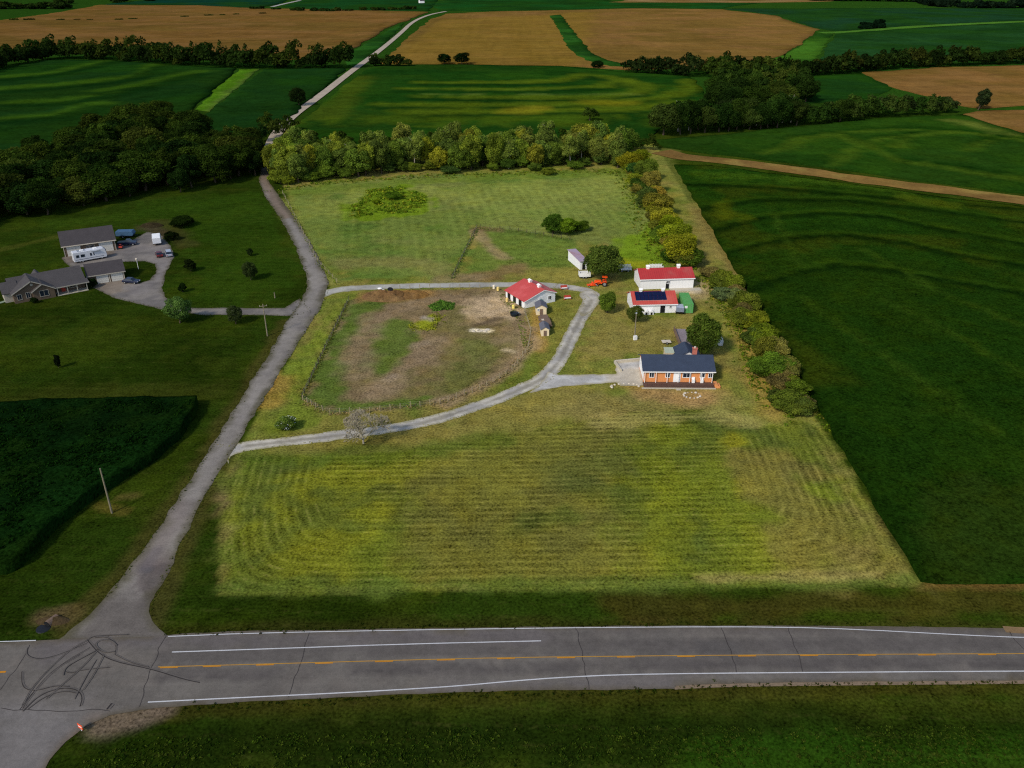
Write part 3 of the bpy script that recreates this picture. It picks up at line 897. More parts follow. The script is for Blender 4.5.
field('soybean_field', [(664, 148), (700, 153), (764, 161), (830, 169), (900, 179), (1024, 194), (1150, 210), (1150, 150), (1024, 134), (1000, 128), (964, 116), (880, 119), (800, 127), (720, 136), (655, 141)], 5, .7, M_FARCROP, (27, 51, 11), p_f2,
      'green soybean field with looping rows between the brown strip and the dark tree belt')
sheet('dirt_strip', ribpoly2(PP([(660, 152), (680, 156.5), (712, 160), (780, 168), (870, 181), (950, 191), (1024, 201), (1150, 217)]), 13), 3.5, .2, M_STUB, base=(104, 82, 44), jit=2.2,
       paint=lambda p: (p.blotch(20, (92, 72, 40), .8, .42, .62, 5.), p.blotch(12, (116, 102, 54), .6, .5, .68, 6.)))


def p_f6(p):
    p.blotch(60, (28, 58, 11), .8, .42, .62, 81.); p.blotch(35, (12, 44, 10), .6, .46, .66, 83.)
    p.poly([(300, 124), (420, 112), (700, 104), (640, 126)], (62, 78, 12), 20, .5, 20)
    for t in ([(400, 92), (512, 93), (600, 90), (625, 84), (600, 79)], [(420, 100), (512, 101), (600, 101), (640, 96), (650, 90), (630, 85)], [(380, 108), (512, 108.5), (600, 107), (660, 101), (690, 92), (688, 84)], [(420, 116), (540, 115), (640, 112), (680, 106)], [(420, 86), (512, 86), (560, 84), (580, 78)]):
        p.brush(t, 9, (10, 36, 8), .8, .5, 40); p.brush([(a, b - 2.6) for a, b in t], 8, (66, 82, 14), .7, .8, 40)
    p.brush([(512, 112), (530, 110)], 12, (110, 104, 22), .6, 1., 20); p.brush([(590, 104), (612, 105)], 10, (96, 92, 16), .5, 1., 20)
    p.brush([(330, 118), (365, 78)], 9, (58, 70, 14), .6, .8, 30)
    p.brush([(420, 95), (640, 95)], 3, (84, 100, 40), .4, .8, 30)


field('soybean_field', [(306, 118), (334, 95), (358, 77), (374, 66), (460, 65), (560, 67), (632, 73), (690, 77), (704, 90), (714, 106), (690, 118), (655, 132), (640, 146), (560, 148), (400, 148), (300, 142), (296, 130)], 7, .7, M_FARCROP, (24, 50, 11), p_f6,
      'green soybean field with yellow contour bands behind the farm tree belt')


def p_tan(p):
    p.blotch(90, (86, 68, 30), .8, .4, .62, 91.); p.blotch(40, (106, 78, 44), .6, .46, .66, 93.)
    p.brush([(520, 62), (519, 40), (518, 14)], 2, (84, 62, 24), .6, .3, 30); p.brush([(532, 62), (531, 40), (528, 14)], 2, (84, 62, 24), .6, .3, 30)


def p_tan7(p):
    p_tan(p); p.poly([(376, 62), (440, 20), (600, 12), (590, 66), (460, 66)], (104, 84, 30), 30, .6, 30)
    p.brush([(380, 60), (410, 34), (440, 16)], 14, (78, 62, 30), .7, .6, 40)


field('ripe_soybean_field', [(380, 64), (396, 50), (418, 30), (432, 19), (446, 14), (500, 11.5), (640, 8.5), (720, 9.5), (775, 16), (818, 30), (800, 45), (768, 61), (690, 68), (630, 70), (560, 66), (460, 64.5)], 12, .6, M_STUB, (97, 75, 36), p_tan7,
      'golden brown ripe crop field in the middle distance right of the road')
field('ripe_soybean_field', [(-120, 24), (0, 20.5), (62, 12), (100, 5), (200, 5.5), (258, 8.5), (330, 10), (428, 12), (408, 20), (385, 29), (352, 50), (340, 56), (290, 60), (250, 58), (200, 54), (100, 45), (50, 45), (0, 55), (-120, 70)], 12, .6, M_STUB, (96, 71, 34), p_tan,
      'golden brown ripe crop field in the middle distance left of the road')
field('ripe_soybean_field', [(862, 73), (940, 68), (1024, 66), (1150, 64), (1150, 104), (1024, 106), (985, 109), (960, 106), (940, 99), (895, 89)], 8, .6, M_STUB, (102, 75, 38), p_tan,
      'wedge shaped golden brown crop field beyond the dark tree belt at right')
field('ripe_soybean_field', [(964, 116), (976, 111.5), (1024, 111), (1150, 112), (1150, 150), (1024, 132.5), (1000, 127), (980, 121)], 6, .6, M_STUB, (102, 76, 42), p_tan,
      'small golden brown crop field at the end of the dark tree belt')


def p_green(p):
    p.blotch(70, (22, 52, 12), .8, .42, .62, 101.); p.blotch(40, (16, 42, 15), .6, .46, .66, 103.)


def p_f9(p):
    p_green(p)
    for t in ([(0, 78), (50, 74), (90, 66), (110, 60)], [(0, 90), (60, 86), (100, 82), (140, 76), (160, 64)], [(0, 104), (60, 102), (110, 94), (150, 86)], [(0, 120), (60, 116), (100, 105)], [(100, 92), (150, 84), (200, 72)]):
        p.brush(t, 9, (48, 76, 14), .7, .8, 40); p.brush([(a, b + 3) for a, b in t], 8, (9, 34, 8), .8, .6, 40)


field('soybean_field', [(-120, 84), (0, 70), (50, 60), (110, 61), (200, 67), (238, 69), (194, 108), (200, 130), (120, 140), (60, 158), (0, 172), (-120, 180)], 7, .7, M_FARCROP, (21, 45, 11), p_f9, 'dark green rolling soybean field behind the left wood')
field('grass_strip', [(239, 69.5), (261, 69), (209, 112), (194, 110)], 6, .25, M_FARCROP, (56, 90, 16), lambda p: p.brush([(261, 69), (209, 112)], 2.5, (92, 116, 44), .9, .2), 'bright green grass waterway between two dark fields at left', skirt=.2, cat='grass')
field('soybean_field', [(263, 70), (346, 68.5), (334, 80), (312, 98), (294, 114), (268, 134), (205, 142), (196, 118), (209, 113)], 6, .7, M_FARCROP, (19, 45, 13), p_green, 'dark green soybean field left of the distant gravel road')
field('grass_strip', [(352, 52), (368, 42), (388, 30), (404, 23), (398, 31), (376, 51), (358, 66), (346, 66)], 7, .3, M_FARCROP, (34, 74, 24), p_green, 'green grass wedge left of the distant gravel road', skirt=.2, cat='grass')
field('grass_strip', [(550, 16), (561, 15), (578, 38), (592, 54), (606, 61), (640, 68), (610, 67), (585, 61), (569, 50)], 7, .8, M_FARCROP, (34, 74, 24), p_green, 'bright green grass waterway cutting into the golden field', skirt=.2, cat='grass')
field('soybean_field', [(740, 88), (775, 79), (862, 74), (894, 89), (870, 99), (800, 104), (740, 104)], 7, .6, M_FARCROP, (24, 54, 10), p_green, 'green field enclosed by the two dark tree belts')
field('grass_strip', [(768, 63), (800, 46), (819, 31), (834, 33), (822, 50), (816, 60), (790, 64)], 8, .3, M_FARCROP, (48, 84, 22), p_green, 'bright green grass patch at the right tip of the golden field', skirt=.2, cat='grass')
field('grass_strip', [(975, 110.5), (985, 108.5), (1024, 105.5), (1150, 103), (1150, 111), (1024, 110)], 6, .3, M_FARCROP, (52, 80, 16), p_green, 'narrow green strip between the two golden fields at right', skirt=.2, cat='grass')
field('soybean_field', [(836, 34), (900, 29), (1024, 23), (1150, 20), (1150, 66), (1024, 62), (905, 61), (822, 63), (828, 46)], 12, .6, M_FARCROP, (24, 54, 24), p_green, 'blue green field above the far tree line at right')
field('soybean_field', [(724, 9), (800, 9), (1024, 7), (1150, 6), (1150, 16), (1024, 20.5), (900, 26.5), (836, 31.5), (816, 28), (775, 15)], 16, .6, M_FARCROP, (20, 48, 28), p_green, 'dark blue green field near the top right corner')
field('soybean_field', [(105, 4.5), (150, 0), (290, -1), (276, 5), (256, 8), (200, 5)], 18, .6, M_FARCROP, (10, 46, 36), p_green, 'dark teal field at the top left of the view')
field('soybean_field', [(282, 7), (304, -.5), (440, -1), (428, 11), (330, 9.5)], 18, .6, M_FARCROP, (17, 54, 22), p_green, 'green field at the top beside the far farm track')
field('soybean_field', [(440, 11), (430, 4), (450, -1), (600, -1), (620, 3), (760, 3), (722, 8.8), (640, 7.8), (500, 10.8)], 18, .6, M_FARCROP, (18, 58, 20), p_green, 'long green field across the top beyond the golden field')
field('ripe_soybean_field', [(610, 2.6), (640, -.5), (860, -2), (830, 1.5), (770, 2.6)], 20, .6, M_STUB, (112, 92, 60), p_tan, 'thin golden brown field at the very top')

# ------------------------------------------------------------------ TREES
def leaf_cloud(pos, nrm, size, rnd, lob, r):
    n = len(pos)
    nrm = nrm / (np.linalg.norm(nrm, axis=1)[:, None] + 1e-9)
    t = np.cross(nrm, r.normal(size=(n, 3))); t /= np.linalg.norm(t, axis=1)[:, None] + 1e-9
    b = np.cross(nrm, t)
    s = size[:, None]
    e = r.uniform(.55, 1., (n, 1))
    q = [pos + t * s * .5, pos + b * s * .5 * e, pos - t * s * .5 + nrm * s * .15, pos - b * s * .5 * e]
    V = np.stack(q, 1).reshape(-1, 3)
    return V


def mesh_quads(name, V, mats, facecols=None, rnd=None, lob=None, ptcol=None):
    n = len(V) // 4
    me = bpy.data.meshes.new(name)
    me.vertices.add(len(V)); me.vertices.foreach_set('co', V.astype(np.float32).ravel())
    me.loops.add(n * 4); me.loops.foreach_set('vertex_index', np.arange(n * 4, dtype=np.int32))
    me.polygons.add(n); me.polygons.foreach_set('loop_start', np.arange(0, n * 4, 4, dtype=np.int32))
    me.update(calc_edges=True)
    if rnd is not None: setf(me, 'rnd', np.repeat(rnd, 4)); setf(me, 'lob', np.repeat(lob, 4))
    if ptcol is not None: setcol(me, np.repeat(ptcol, 4, axis=0))
    for m in mats: me.materials.append(m)
    return me


def crown_data(seed, nl, nf, R_, zc, rz, leaf, low=-.45):
    r = np.random.default_rng(seed)
    c = r.normal(size=(nl, 3)); c /= np.linalg.norm(c, axis=1)[:, None]; c *= (r.uniform(.25, 1., nl) ** .45)[:, None]
    lr = r.uniform(.1, .33, nl) * R_ * (1 + .5 * (r.random(nl) < .12))
    c = c * np.array([R_ * .74, R_ * .74, rz * .74]) + np.array([0, 0, zc])
    c[0] = (0, 0, zc - .8); lr[0] = R_ * .62
    lobv = r.random(nl)
    w = lr ** 2; w /= w.sum()
    li = r.choice(nl, nf * 2, p=w)
    d = r.normal(size=(nf * 2, 3)); d /= np.linalg.norm(d, axis=1)[:, None]
    d[:, 2] = np.where(d[:, 2] < low, -d[:, 2] * .6, d[:, 2]); d /= np.linalg.norm(d, axis=1)[:, None]
    p = c[li] + d * (lr[li] * r.uniform(.8, 1.1, nf * 2))[:, None]
    p = p + r.normal(size=p.shape) * .2
    keep = np.ones(len(p), bool)
    for k in range(nl):
        dd = np.linalg.norm(p - c[k], axis=1)
        keep &= (dd > lr[k] * .72) | (li == k)
    keep &= p[:, 2] > .15
    i = np.where(keep)[0][:nf]
    p, d, li = p[i], d[i], li[i]
    nr = d + r.normal(size=d.shape) * .55
    size = leaf * r.uniform(.6, 1.5, len(p))
    return p, nr, size, r.random(len(p)), lobv[li], r


def crown_mesh(name, *a):
    p, nr, size, rn, lb, r = crown_data(*a)
    return mesh_quads(name, leaf_cloud(p, nr, size, rn, lb, r), [M_LEAF], rnd=rn, lob=lb)


def trunk_mesh(name, seed, h=6.5, r0=.32, nb=6, mat=None):
    r = random.Random(seed); m = MB(); p = Vector((0, 0, -.1)); rad = r0
    for i in range(4):
        q = p + Vector((r.uniform(-.2, .2), r.uniform(-.2, .2), h / 4)); m.tube(p, q, rad, rad * .8, 7, False); p = q; rad *= .8
        if i >= 1:
            for _ in range(nb // 3):
                a = r.uniform(0, 6.28); L = r.uniform(1.5, 3.)
                e = p + Vector((math.cos(a) * L * .8, math.sin(a) * L * .8, L * .7)); m.tube(p, e, rad * .55, rad * .2, 5, False)
    return m.mesh(name, mat or M_BARK, True)


CROWNS = [crown_mesh('crown', s, 84, 12000, 5., 6.5, 5.5, .38, -.6) for s in range(1, 8)]        # rounded broadleaf, 12 m by 10 m
TALL = [crown_mesh('crown', s, 52, 9000, 4., 6.6, 6.0, .42, -.6) for s in range(11, 15)]        # upright
BUSH = [crown_mesh('crown', s, 50, 9000, 5., 5.0, 5.6, .44, -.2) for s in range(21, 26)]  # foliage to the ground
THIN = [crown_mesh('crown', s, 22, 3600, 4.2, 7.4, 5.4, .42) for s in range(31, 34)]       # open, thin crown
TRUNKS = [trunk_mesh('trunk', s) for s in range(3)]
PTRUNKS = [trunk_mesh('trunk', s, 9., .26, 9, M_PALEBARK) for s in range(5, 7)]
tree_rng = random.Random(3)


PENDING = []


def tree(x, y, h, w, tint, label, group=None, fam=None, name='tree', cat='tree', trunk=None, hnom=12., wnom=10.):
    fam = fam or CROWNS; trunk = trunk or TRUNKS
    spec = (x, y, h, w, tint, label, group, fam, name, cat, trunk, hnom, wnom)
    if group and name == 'tree' and 'hedgerow' not in group: PENDING.append(spec); return None
    return make_tree(*spec)


def make_tree(x, y, h, w, tint, label, group, fam, name, cat, trunk, hnom, wnom):
    root = empty(name, (x, y, float(H(x, y))), tree_rng.uniform(0, 6.28), label, cat, group)
    e1, e2, e3 = (tree_rng.uniform(.82, 1.25), tree_rng.uniform(.82, 1.25), tree_rng.uniform(.85, 1.12)) if group else (1, 1, 1)
    root.scale = (w / wnom * e1, w / wnom * e2, h / hnom * e3)
    c = link('crown', tree_rng.choice(fam), root)
    t = C(*tint); j = tree_rng.uniform(.85, 1.15)
    c.color = (float(t[0] * j * tree_rng.uniform(.9, 1.12)), float(t[1] * j), float(t[2] * j), 1)
    link('trunk', tree_rng.choice(trunk), root)
    return root


def scatter(poly, spacing, seed, jitter=.38):
    r = np.random.default_rng(seed); A = np.array(poly)
    x0, y0 = A.min(0); x1, y1 = A.max(0); pts = []
    j = 0
    y = y0
    while y < y1:
        x = x0 + (spacing / 2 if j % 2 else 0)
        while x < x1:
            pts.append((x + r.uniform(-1, 1) * spacing * jitter, y + r.uniform(-1, 1) * spacing * jitter)); x += spacing
        y += spacing * .87; j += 1
    a = np.array(pts); return a[inside(a[:, 0], a[:, 1], poly)]


DK = [(36, 54, 17), (28, 46, 15), (46, 62, 19), (38, 52, 16), (26, 44, 16), (54, 66, 24)]  # leaf tints with the dimming outside the property painted in
LT = [(100, 118, 40), (84, 106, 38), (116, 124, 42), (94, 112, 48), (80, 98, 42), (106, 114, 50)]
# the big wood on the left
for x, y in scatter(PP([(-45, 235), (0, 222), (60, 214), (100, 205), (150, 197), (200, 190), (252, 185), (262, 172), (258, 150), (205, 150), (192, 128), (152, 122), (120, 130), (80, 147), (65, 158), (0, 174), (-45, 185)]), 9.6, 5):
    big = tree_rng.uniform(.62, 1.28)
    tree(x, y, 12.5 * big ** .6, 14 * big, tree_rng.choice(DK), 'dark green broadleaf tree in the dense wood behind the grey outbuilding', 'trees of the left wood', tree_rng.choice([CROWNS, CROWNS, TALL, BUSH]))
# dense dark corner where the gravel road goes into the trees
for px, py in [(262, 142), (274, 138), (252, 148), (282, 136), (268, 130), (290, 132), (240, 146), (228, 146), (215, 150)]:
    x, y = P(px, py)
    tree(x, y, 10, 10, tree_rng.choice(DK), 'dark tree crowding the gravel road where it enters the wood', 'trees where the road enters the wood')
# the belt along the back of the property
front = [(277, 186), (330, 179), (420, 173), (500, 171), (600, 167), (632, 170)]
for x, y in scatter(PP(front + [(640, 156), (600, 152), (500, 154), (400, 157), (330, 160), (274, 164)]), 8.0, 9):
    k = tree_rng.random()
    if k < .16: tree(x, y, tree_rng.uniform(12, 15), 9, (92, 110, 46), 'thin grey green tree with pale trunk in the belt at the back of the pasture', 'thin trees in the back belt', THIN, trunk=PTRUNKS, wnom=8.4)
    elif k < .24: tree(x, y, tree_rng.uniform(11, 13.5), 9, (130, 134, 40), 'yellowing tree in the belt at the back of the pasture', 'yellowing trees in the back belt', CROWNS)
    else: tree(x, y, tree_rng.uniform(10, 15), tree_rng.uniform(9, 14.5), tree_rng.choice(LT), 'sunlit green broadleaf tree in the belt at the back of the pasture', 'green trees in the back belt', tree_rng.choice([CROWNS, TALL]))
# lower shrubs at the foot of that belt
for px, py, w, h, t in [(288, 184, 8, 5, (96, 112, 30)), (312, 181, 8, 5, (84, 100, 30)), (345, 178, 7, 5, (70, 92, 30)), (450, 173, 8, 4, (62, 86, 40)), (535, 171, 6, 4, (80, 100, 36)), (548, 175, 6, 3.5, (92, 108, 34)), (575, 169, 7, 4, (76, 96, 30))]:
    x, y = P(px, py); tree(x, y, h, w, t, 'low shrub at the sunny foot of the back tree belt', 'shrubs at the foot of the back belt', BUSH, 'shrub', 'shrub')
for k in range(24):
    t = k / 23; px = 278 + 352 * t; py = np.interp(px, [277, 330, 420, 500, 600, 632], [184, 177, 171, 169, 165, 168]) + tree_rng.uniform(-1.5, 1.5)
    x, y = P(px + tree_rng.uniform(-4, 4), py)
    tree(x, y, tree_rng.uniform(3.5, 7), tree_rng.uniform(6, 9), tree_rng.choice([(80, 100, 32), (66, 88, 32), (92, 108, 34), (72, 92, 40)]), 'leafy understory bush filling the front of the back tree belt', 'understory of the back belt', BUSH, 'bush', 'bush', hnom=10.6)
# fringe behind the property line, dimming painted into its leaf tint
for px in range(300, 660, 13):
    x, y = P(px + tree_rng.uniform(-4, 4), 148 + tree_rng.uniform(-2.5, 2.5))
    tree(x, y, tree_rng.uniform(5, 9), tree_rng.uniform(7, 10), (44, 60, 18), 'dark shrubby tree behind the back belt beside the soybean field', 'dark fringe behind the back belt', BUSH)
# the hedgerow on the right, far part
HR = [(628, 170, 10, 9, (122, 126, 30), 'yellow green'), (640, 167, 10, 9, (112, 126, 28), 'bright green'), (636, 178, 9, 8, (46, 78, 34), 'dark bluish green'), (646, 180, 9, 8, (84, 100, 34), 'mid green'),
      (640, 192, 9, 7, (66, 88, 32), 'deep green'), (650, 193, 10, 8, (112, 108, 48), 'olive brown'), (655, 203, 10, 7.5, (134, 118, 46), 'rusty yellow'), (646, 208, 9, 7, (74, 90, 40), 'shaded green'),
      (658, 215, 11, 8, (118, 112, 40), 'brownish olive'), (662, 228, 10, 8, (134, 128, 38), 'golden olive'), (669, 236, 11, 8, (118, 132, 28), 'lime green'), (663, 244, 8, 6, (78, 100, 32), 'medium green'),
      (674, 248, 11, 8, (110, 124, 30), 'leafy green'), (679, 263, 12, 9.5, (124, 134, 34), 'largest bright yellow green'), (670, 262, 7, 4.5, (66, 92, 30), 'small dark green'), (690, 266, 8, 5, (72, 94, 30), 'low round green')]
for px, py, w, h, t, adj in HR:
    x, y = P(px, py); tree(x, y, h, w, t, f'{adj} tree in the hedgerow along the back pasture', 'hedgerow trees beside the back pasture', BUSH if h < 7.6 else CROWNS, hnom=10.6 if h < 7.6 else 12)
# the hedgerow on the right, near part
HL = [(722, 285, 6, 4.5, (96, 112, 36), 'small yellow green'), (732, 292, 7, 5.5, (92, 108, 32), 'rounded green'), (722, 300, 5.5, 4, (94, 108, 70), 'silvery green'), (737, 306, 7, 5, (100, 112, 66), 'greyish green'),
      (746, 312, 7, 5.5, (98, 106, 36), 'olive green'), (742, 326, 6.5, 5, (88, 100, 34), 'dull green'), (754, 330, 7.5, 5.5, (104, 112, 30), 'sunny olive'), (752, 344, 6, 4.5, (70, 90, 36), 'dark leafy'), (764, 344, 7.5, 6, (84, 102, 26), 'broad green'),
      (765, 360, 7, 5.5, (92, 96, 34), 'brownish green'), (775, 358, 7, 5.5, (110, 106, 52), 'straw tinged'), (770, 378, 8.5, 6.5, (82, 104, 32), 'large bright green'), (783, 378, 7, 5.5, (100, 100, 46), 'mottled olive'),
      (782, 394, 7, 5, (96, 86, 48), 'dry brown'), (793, 398, 7, 5, (84, 100, 30), 'glossy green'), (790, 412, 7.5, 5.2, (84, 98, 34), 'dense green'), (797, 413, 6.5, 4.6, (90, 100, 36), 'last spreading green'), (775, 404, 5, 3.6, (74, 86, 36), 'low dark')]
for px, py, w, h, t, adj in HL:
    x, y = P(px, py); tree(x, y, h, w, t, f'{adj} bush in the near hedgerow beside the soybean field', 'hedgerow bushes beside the house lawn', BUSH, 'bush', 'bush', hnom=10.6)
fr_ = random.Random(21)
for k in range(26):
    t = k / 25; px, py = np.interp(t, [0, .3, .6, 1], [712, 738, 762, 794]), np.interp(t, [0, .3, .6, 1], [278, 314, 352, 414])
    px += fr_.uniform(-2, 9); x, y = P(px, py)
    tree(x, y, fr_.uniform(2.4, 4.4), fr_.uniform(4.5, 6.5), fr_.choice([(84, 100, 34), (98, 106, 44), (76, 92, 40), (104, 98, 56), (92, 108, 30)]), 'scrubby filler bush between the larger bushes of the near hedgerow', 'low scrub in the near hedgerow', BUSH, 'bush', 'bush', hnom=10.6)
for k in range(16):
    t = k / 15; px, py = np.interp(t, [0, .5, 1], [636, 652, 684]), np.interp(t, [0, .5, 1], [172, 212, 266])
    px += fr_.uniform(-7, 8); x, y = P(px, py)
    tree(x, y, fr_.uniform(4, 6.5), fr_.uniform(6, 8.5), fr_.choice([(96, 106, 38), (112, 108, 46), (84, 98, 36), (110, 120, 34)]), 'scrubby filler bush between the trees of the far hedgerow', 'low scrub in the far hedgerow', BUSH, 'bush', 'bush', hnom=10.6)
# single trees
for px, py, w, h, t, fam, lab in [
    (602, 280, 11.5, 10.5, (66, 84, 34), CROWNS, 'large dark green shade tree beside the lilac roofed shed'), (607, 313, 5., 5.5, (84, 106, 36), CROWNS, 'small green tree beside the turning circle'),
    (635, 322, 4.4, 4.6, (76, 92, 38), CROWNS, 'small round tree in front of the solar roofed barn'), (702, 356, 8.6, 10., (70, 88, 32), CROWNS, 'large round green tree behind the brick house'),
    (553, 234, 8., 7., (62, 88, 26), BUSH, 'dark bushy tree alone in the back pasture'), (567, 234, 8, 5.5, (80, 104, 24), BUSH, 'lower green bush joined to the lone pasture tree'), (579, 231, 7, 3.6, (70, 94, 24), BUSH, 'small spreading bush at the right end of the pasture clump'),
    (393, 199, 7, 3.2, (70, 96, 24), BUSH, 'darker shrub in the middle of the bright green weed patch'), (377, 204, 4, 2., (98, 122, 26), BUSH, 'low yellow green shrub at the left of the bright weed patch'),
    (180, 323, 7., 7., (74, 96, 48), CROWNS, 'pale green tree beside the neighbour driveway, the larger of two there'), (236, 324, 4.2, 4.8, (50, 60, 34), CROWNS, 'small dull tree beside the neighbour driveway near the gravel road'),
    (191, 271, 3.8, 3.8, (24, 36, 14), BUSH, 'dark round bush in the neighbour lawn'), (183, 292, 2.6, 2.6, (22, 36, 12), BUSH, 'tiny dark shrub in the neighbour lawn above the driveway'),
    (251, 280, 4.6, 5.4, (50, 66, 34), CROWNS, 'slender green tree in the lawn near the gravel road bend'), (250, 256, 2.2, 2.6, (36, 50, 22), BUSH, 'small shrub in the lawn below the wood'),
    (59, 368, 1.9, 3.4, (20, 28, 14), TALL, 'tiny dark sapling alone in the lower neighbour lawn'), (182, 226, 9, 3.4, (24, 40, 12), BUSH, 'dark brush heap behind the parked trailers'), (171, 240, 5, 3, (20, 32, 10), BUSH, 'low dark bush behind the white trailer'),
    (299, 106, 11, 11, (26, 40, 16), CROWNS, 'lone dark tree left of the distant gravel road'), (590, 122, 14, 9, (46, 66, 22), THIN, 'thin tree standing in front of the contour banded field'),
    (444, 64.5, 13, 9, (18, 36, 12), CROWNS, 'left of two round trees at the edge of the golden field'), (462, 64.8, 14, 10, (16, 32, 12), CROWNS, 'right of two round trees at the edge of the golden field'),
    (597, 68, 12, 6, (18, 34, 12), BUSH, 'small dark bush below the bright grass waterway'), (978, 110, 11, 13, (42, 58, 34), TALL, 'leaning pale green tree at the right end of the tree belt')]:
    x, y = P(px, py); nm = 'bush' if fam is BUSH else 'tree'
    tree(x, y, h, w, t, lab, None, fam, nm, nm, hnom=10.6 if fam is BUSH else 12)
for o in COL.objects:
    if o.get('label', '').startswith('leaning pale'): o.rotation_euler = (0, R(14), 0)
# the dark belt at the right: front row
belt = [(668, 137), (690, 135), (720, 133.5), (750, 131), (780, 128.5), (810, 126.5), (840, 123.5), (870, 120), (900, 118), (930, 116), (955, 114)]
BW = PP(belt); bl = densify(BW, 8.5, 0, False)
for i, (x, y) in enumerate(bl):
    for d in range(2):
        if d and tree_rng.random() < .25: continue
        f = 1 - .35 * i / len(bl)
        thin = tree_rng.random() < .12
        tree(x + tree_rng.uniform(-2, 2), y + 4 + d * 10 + tree_rng.uniform(-2, 2), tree_rng.uniform(13, 18) * f, tree_rng.uniform(13, 18) * f, tree_rng.choice([(36, 58, 20), (44, 64, 22), (32, 52, 18), (50, 66, 26), (40, 54, 26)]),
             'pale trunked thin tree at the front of the dark belt' if thin else 'dark green tree in the belt behind the looping soybean rows',
             'thin trees of the right belt' if thin else 'trees of the right belt', THIN if thin else CROWNS, trunk=PTRUNKS if thin else TRUNKS)
for x, y in scatter(PP([(708, 106), (724, 88), (700, 76), (760, 76), (800, 84), (820, 100), (780, 116), (740, 118)]), 15, 15):
    tree(x, y, tree_rng.uniform(13, 17), tree_rng.uniform(14, 18), tree_rng.choice([(38, 58, 18), (48, 66, 22), (34, 52, 18), (56, 68, 24)]), 'dark tree in the copse filling the bend of the right belt', 'trees of the right copse')


def wood_mass(name, pts_h, tints, label, seed, nf=420, leaf=1.0):
    """A far-off wood that reads as one mass."""
    Vs, rn, lb, cc = [], [], [], []
    r0 = np.random.default_rng(seed)
    for i, (x, y, h, w) in enumerate(pts_h):
        p, nr, size, a, b, r = crown_data(seed * 97 + i % 7, 12, nf, 5., 5.2, 5.4, leaf, -.3)
        sc = np.array([w / 10, w / 10, h / 10.6]); p = p * sc
        V_ = leaf_cloud(p, nr, size * w / 10, a, b, r) + np.array([x, y, float(H(x, y)) - .2])
        t = C(*(tints[i] if len(tints) == len(pts_h) else tints[int(r0.integers(len(tints)))])) * r0.uniform(.8, 1.2)
        Vs.append(V_); rn.append(a); lb.append(b); cc.append(np.tile(t, (len(p), 1)))
    me_ = mesh_quads(name, np.vstack(Vs), [M_LEAFA], rnd=np.concatenate(rn), lob=np.concatenate(lb), ptcol=np.vstack(cc))
    return tag(link(name, me_), label, 'trees', None, 'stuff')


def along(px, step, h, w, seed, wob=3., rows=1, gap=0.):
    r = np.random.default_rng(seed); o = []
    for x, y in densify(PP(px), step, 0, False):
        for k in range(rows):
            if r.random() < gap: continue
            s = r.uniform(.5, 1.25); o.append((x + r.uniform(-wob, wob), y + k * w * .7 + r.uniform(-wob, wob), h * s, w * r.uniform(.8, 1.2)))
    return o


# the largest of these in the picture stand as single trees, the far rest is one mass
PENDING.sort(key=lambda t: -t[2] * t[3] / (t[0] ** 2 + t[1] ** 2))
for t in PENDING[:255]: make_tree(*t)
wood_mass('far_trees', [(t[0], t[1], t[2], t[3]) for t in PENDING[255:]], [t[4] for t in PENDING[255:]], 'farthest dark trees at the back of the woods', 31, 900, .75)
FD = [(30, 46, 16), (34, 50, 18), (26, 40, 15), (42, 54, 18)]  # far leaf tints, dimmed in colour like DK
wood_mass('tree_line', along([(-60, 82), (0, 67), (50, 59), (110, 60), (200, 66.5), (260, 69), (345, 68.5)], 9, 18, 17, 1, rows=2), FD, 'dark tree line between the left soybean field and the golden field', 1)
wood_mass('tree_line', along([(634, 73), (665, 75), (692, 77)], 8, 14, 15, 2, rows=2), [(26, 40, 16), (34, 46, 20)], 'short dark tree line at the edge of the contour banded field', 2)
wood_mass('tree_line', along([(700, 74), (770, 77), (830, 75), (862, 72), (900, 68.5), (960, 66), (1024, 64), (1150, 63)], 10, 16, 17, 3, rows=2), FD + [(44, 50, 18)], 'long dark tree line above the right golden wedge field', 3)
wood_mass('tree_line', along([(372, 66.5), (382, 66.5), (404, 66.5)], 8, 10, 14, 4, rows=1), FD, 'dark shrubs right of the distant gravel road', 4)
wood_mass('hedge_line', along([(-60, 21.5), (0, 20.3), (60, 20), (120, 20), (170, 17.5), (210, 15.8), (262, 13.8)], 22, 2.0, 16, 5, gap=.55), FD, 'thin broken hedge line across the left golden field', 5, 160, 1.4)
wood_mass('tree_line', along([(256, 9), (300, 11), (330, 11.4), (390, 10), (420, 9.5)], 18, 6, 18, 6, gap=.25), FD, 'dark shrub line along the top edge of the left golden field', 6, 200, 1.6)
wood_mass('wood', along([(-60, 9.5), (0, 9), (30, 9), (62, 9)], 14, 12, 24, 7, rows=2, gap=.2) + along([(60, 4), (110, 3), (150, 1)], 22, 9, 26, 8, gap=.3), FD, 'far dark copse at the top left corner', 7, 220, 1.8)
wood_mass('wood', along([(815, 1), (860, 1.2), (920, 2), (940, 7), (980, 8.5), (1040, 8), (1150, 8)], 18, 16, 28, 9, rows=2), [(16, 30, 20), (20, 34, 22)], 'far dark wood along the top right edge', 8, 220, 1.8)
wood_mass('bush_clump', along([(862, 29), (870, 28.2), (880, 27.8)], 12, 9, 20, 10), [(10, 26, 14)], 'oval dark clump beside the light path in the right fields', 9, 300, 1.5)
ribbon('field_path', PP([(820, 33), (840, 33), (880, 30), (920, 26.5), (1024, 22), (1150, 19)]), 22, .5, M_FARCROP, (56, 92, 30), step=20)

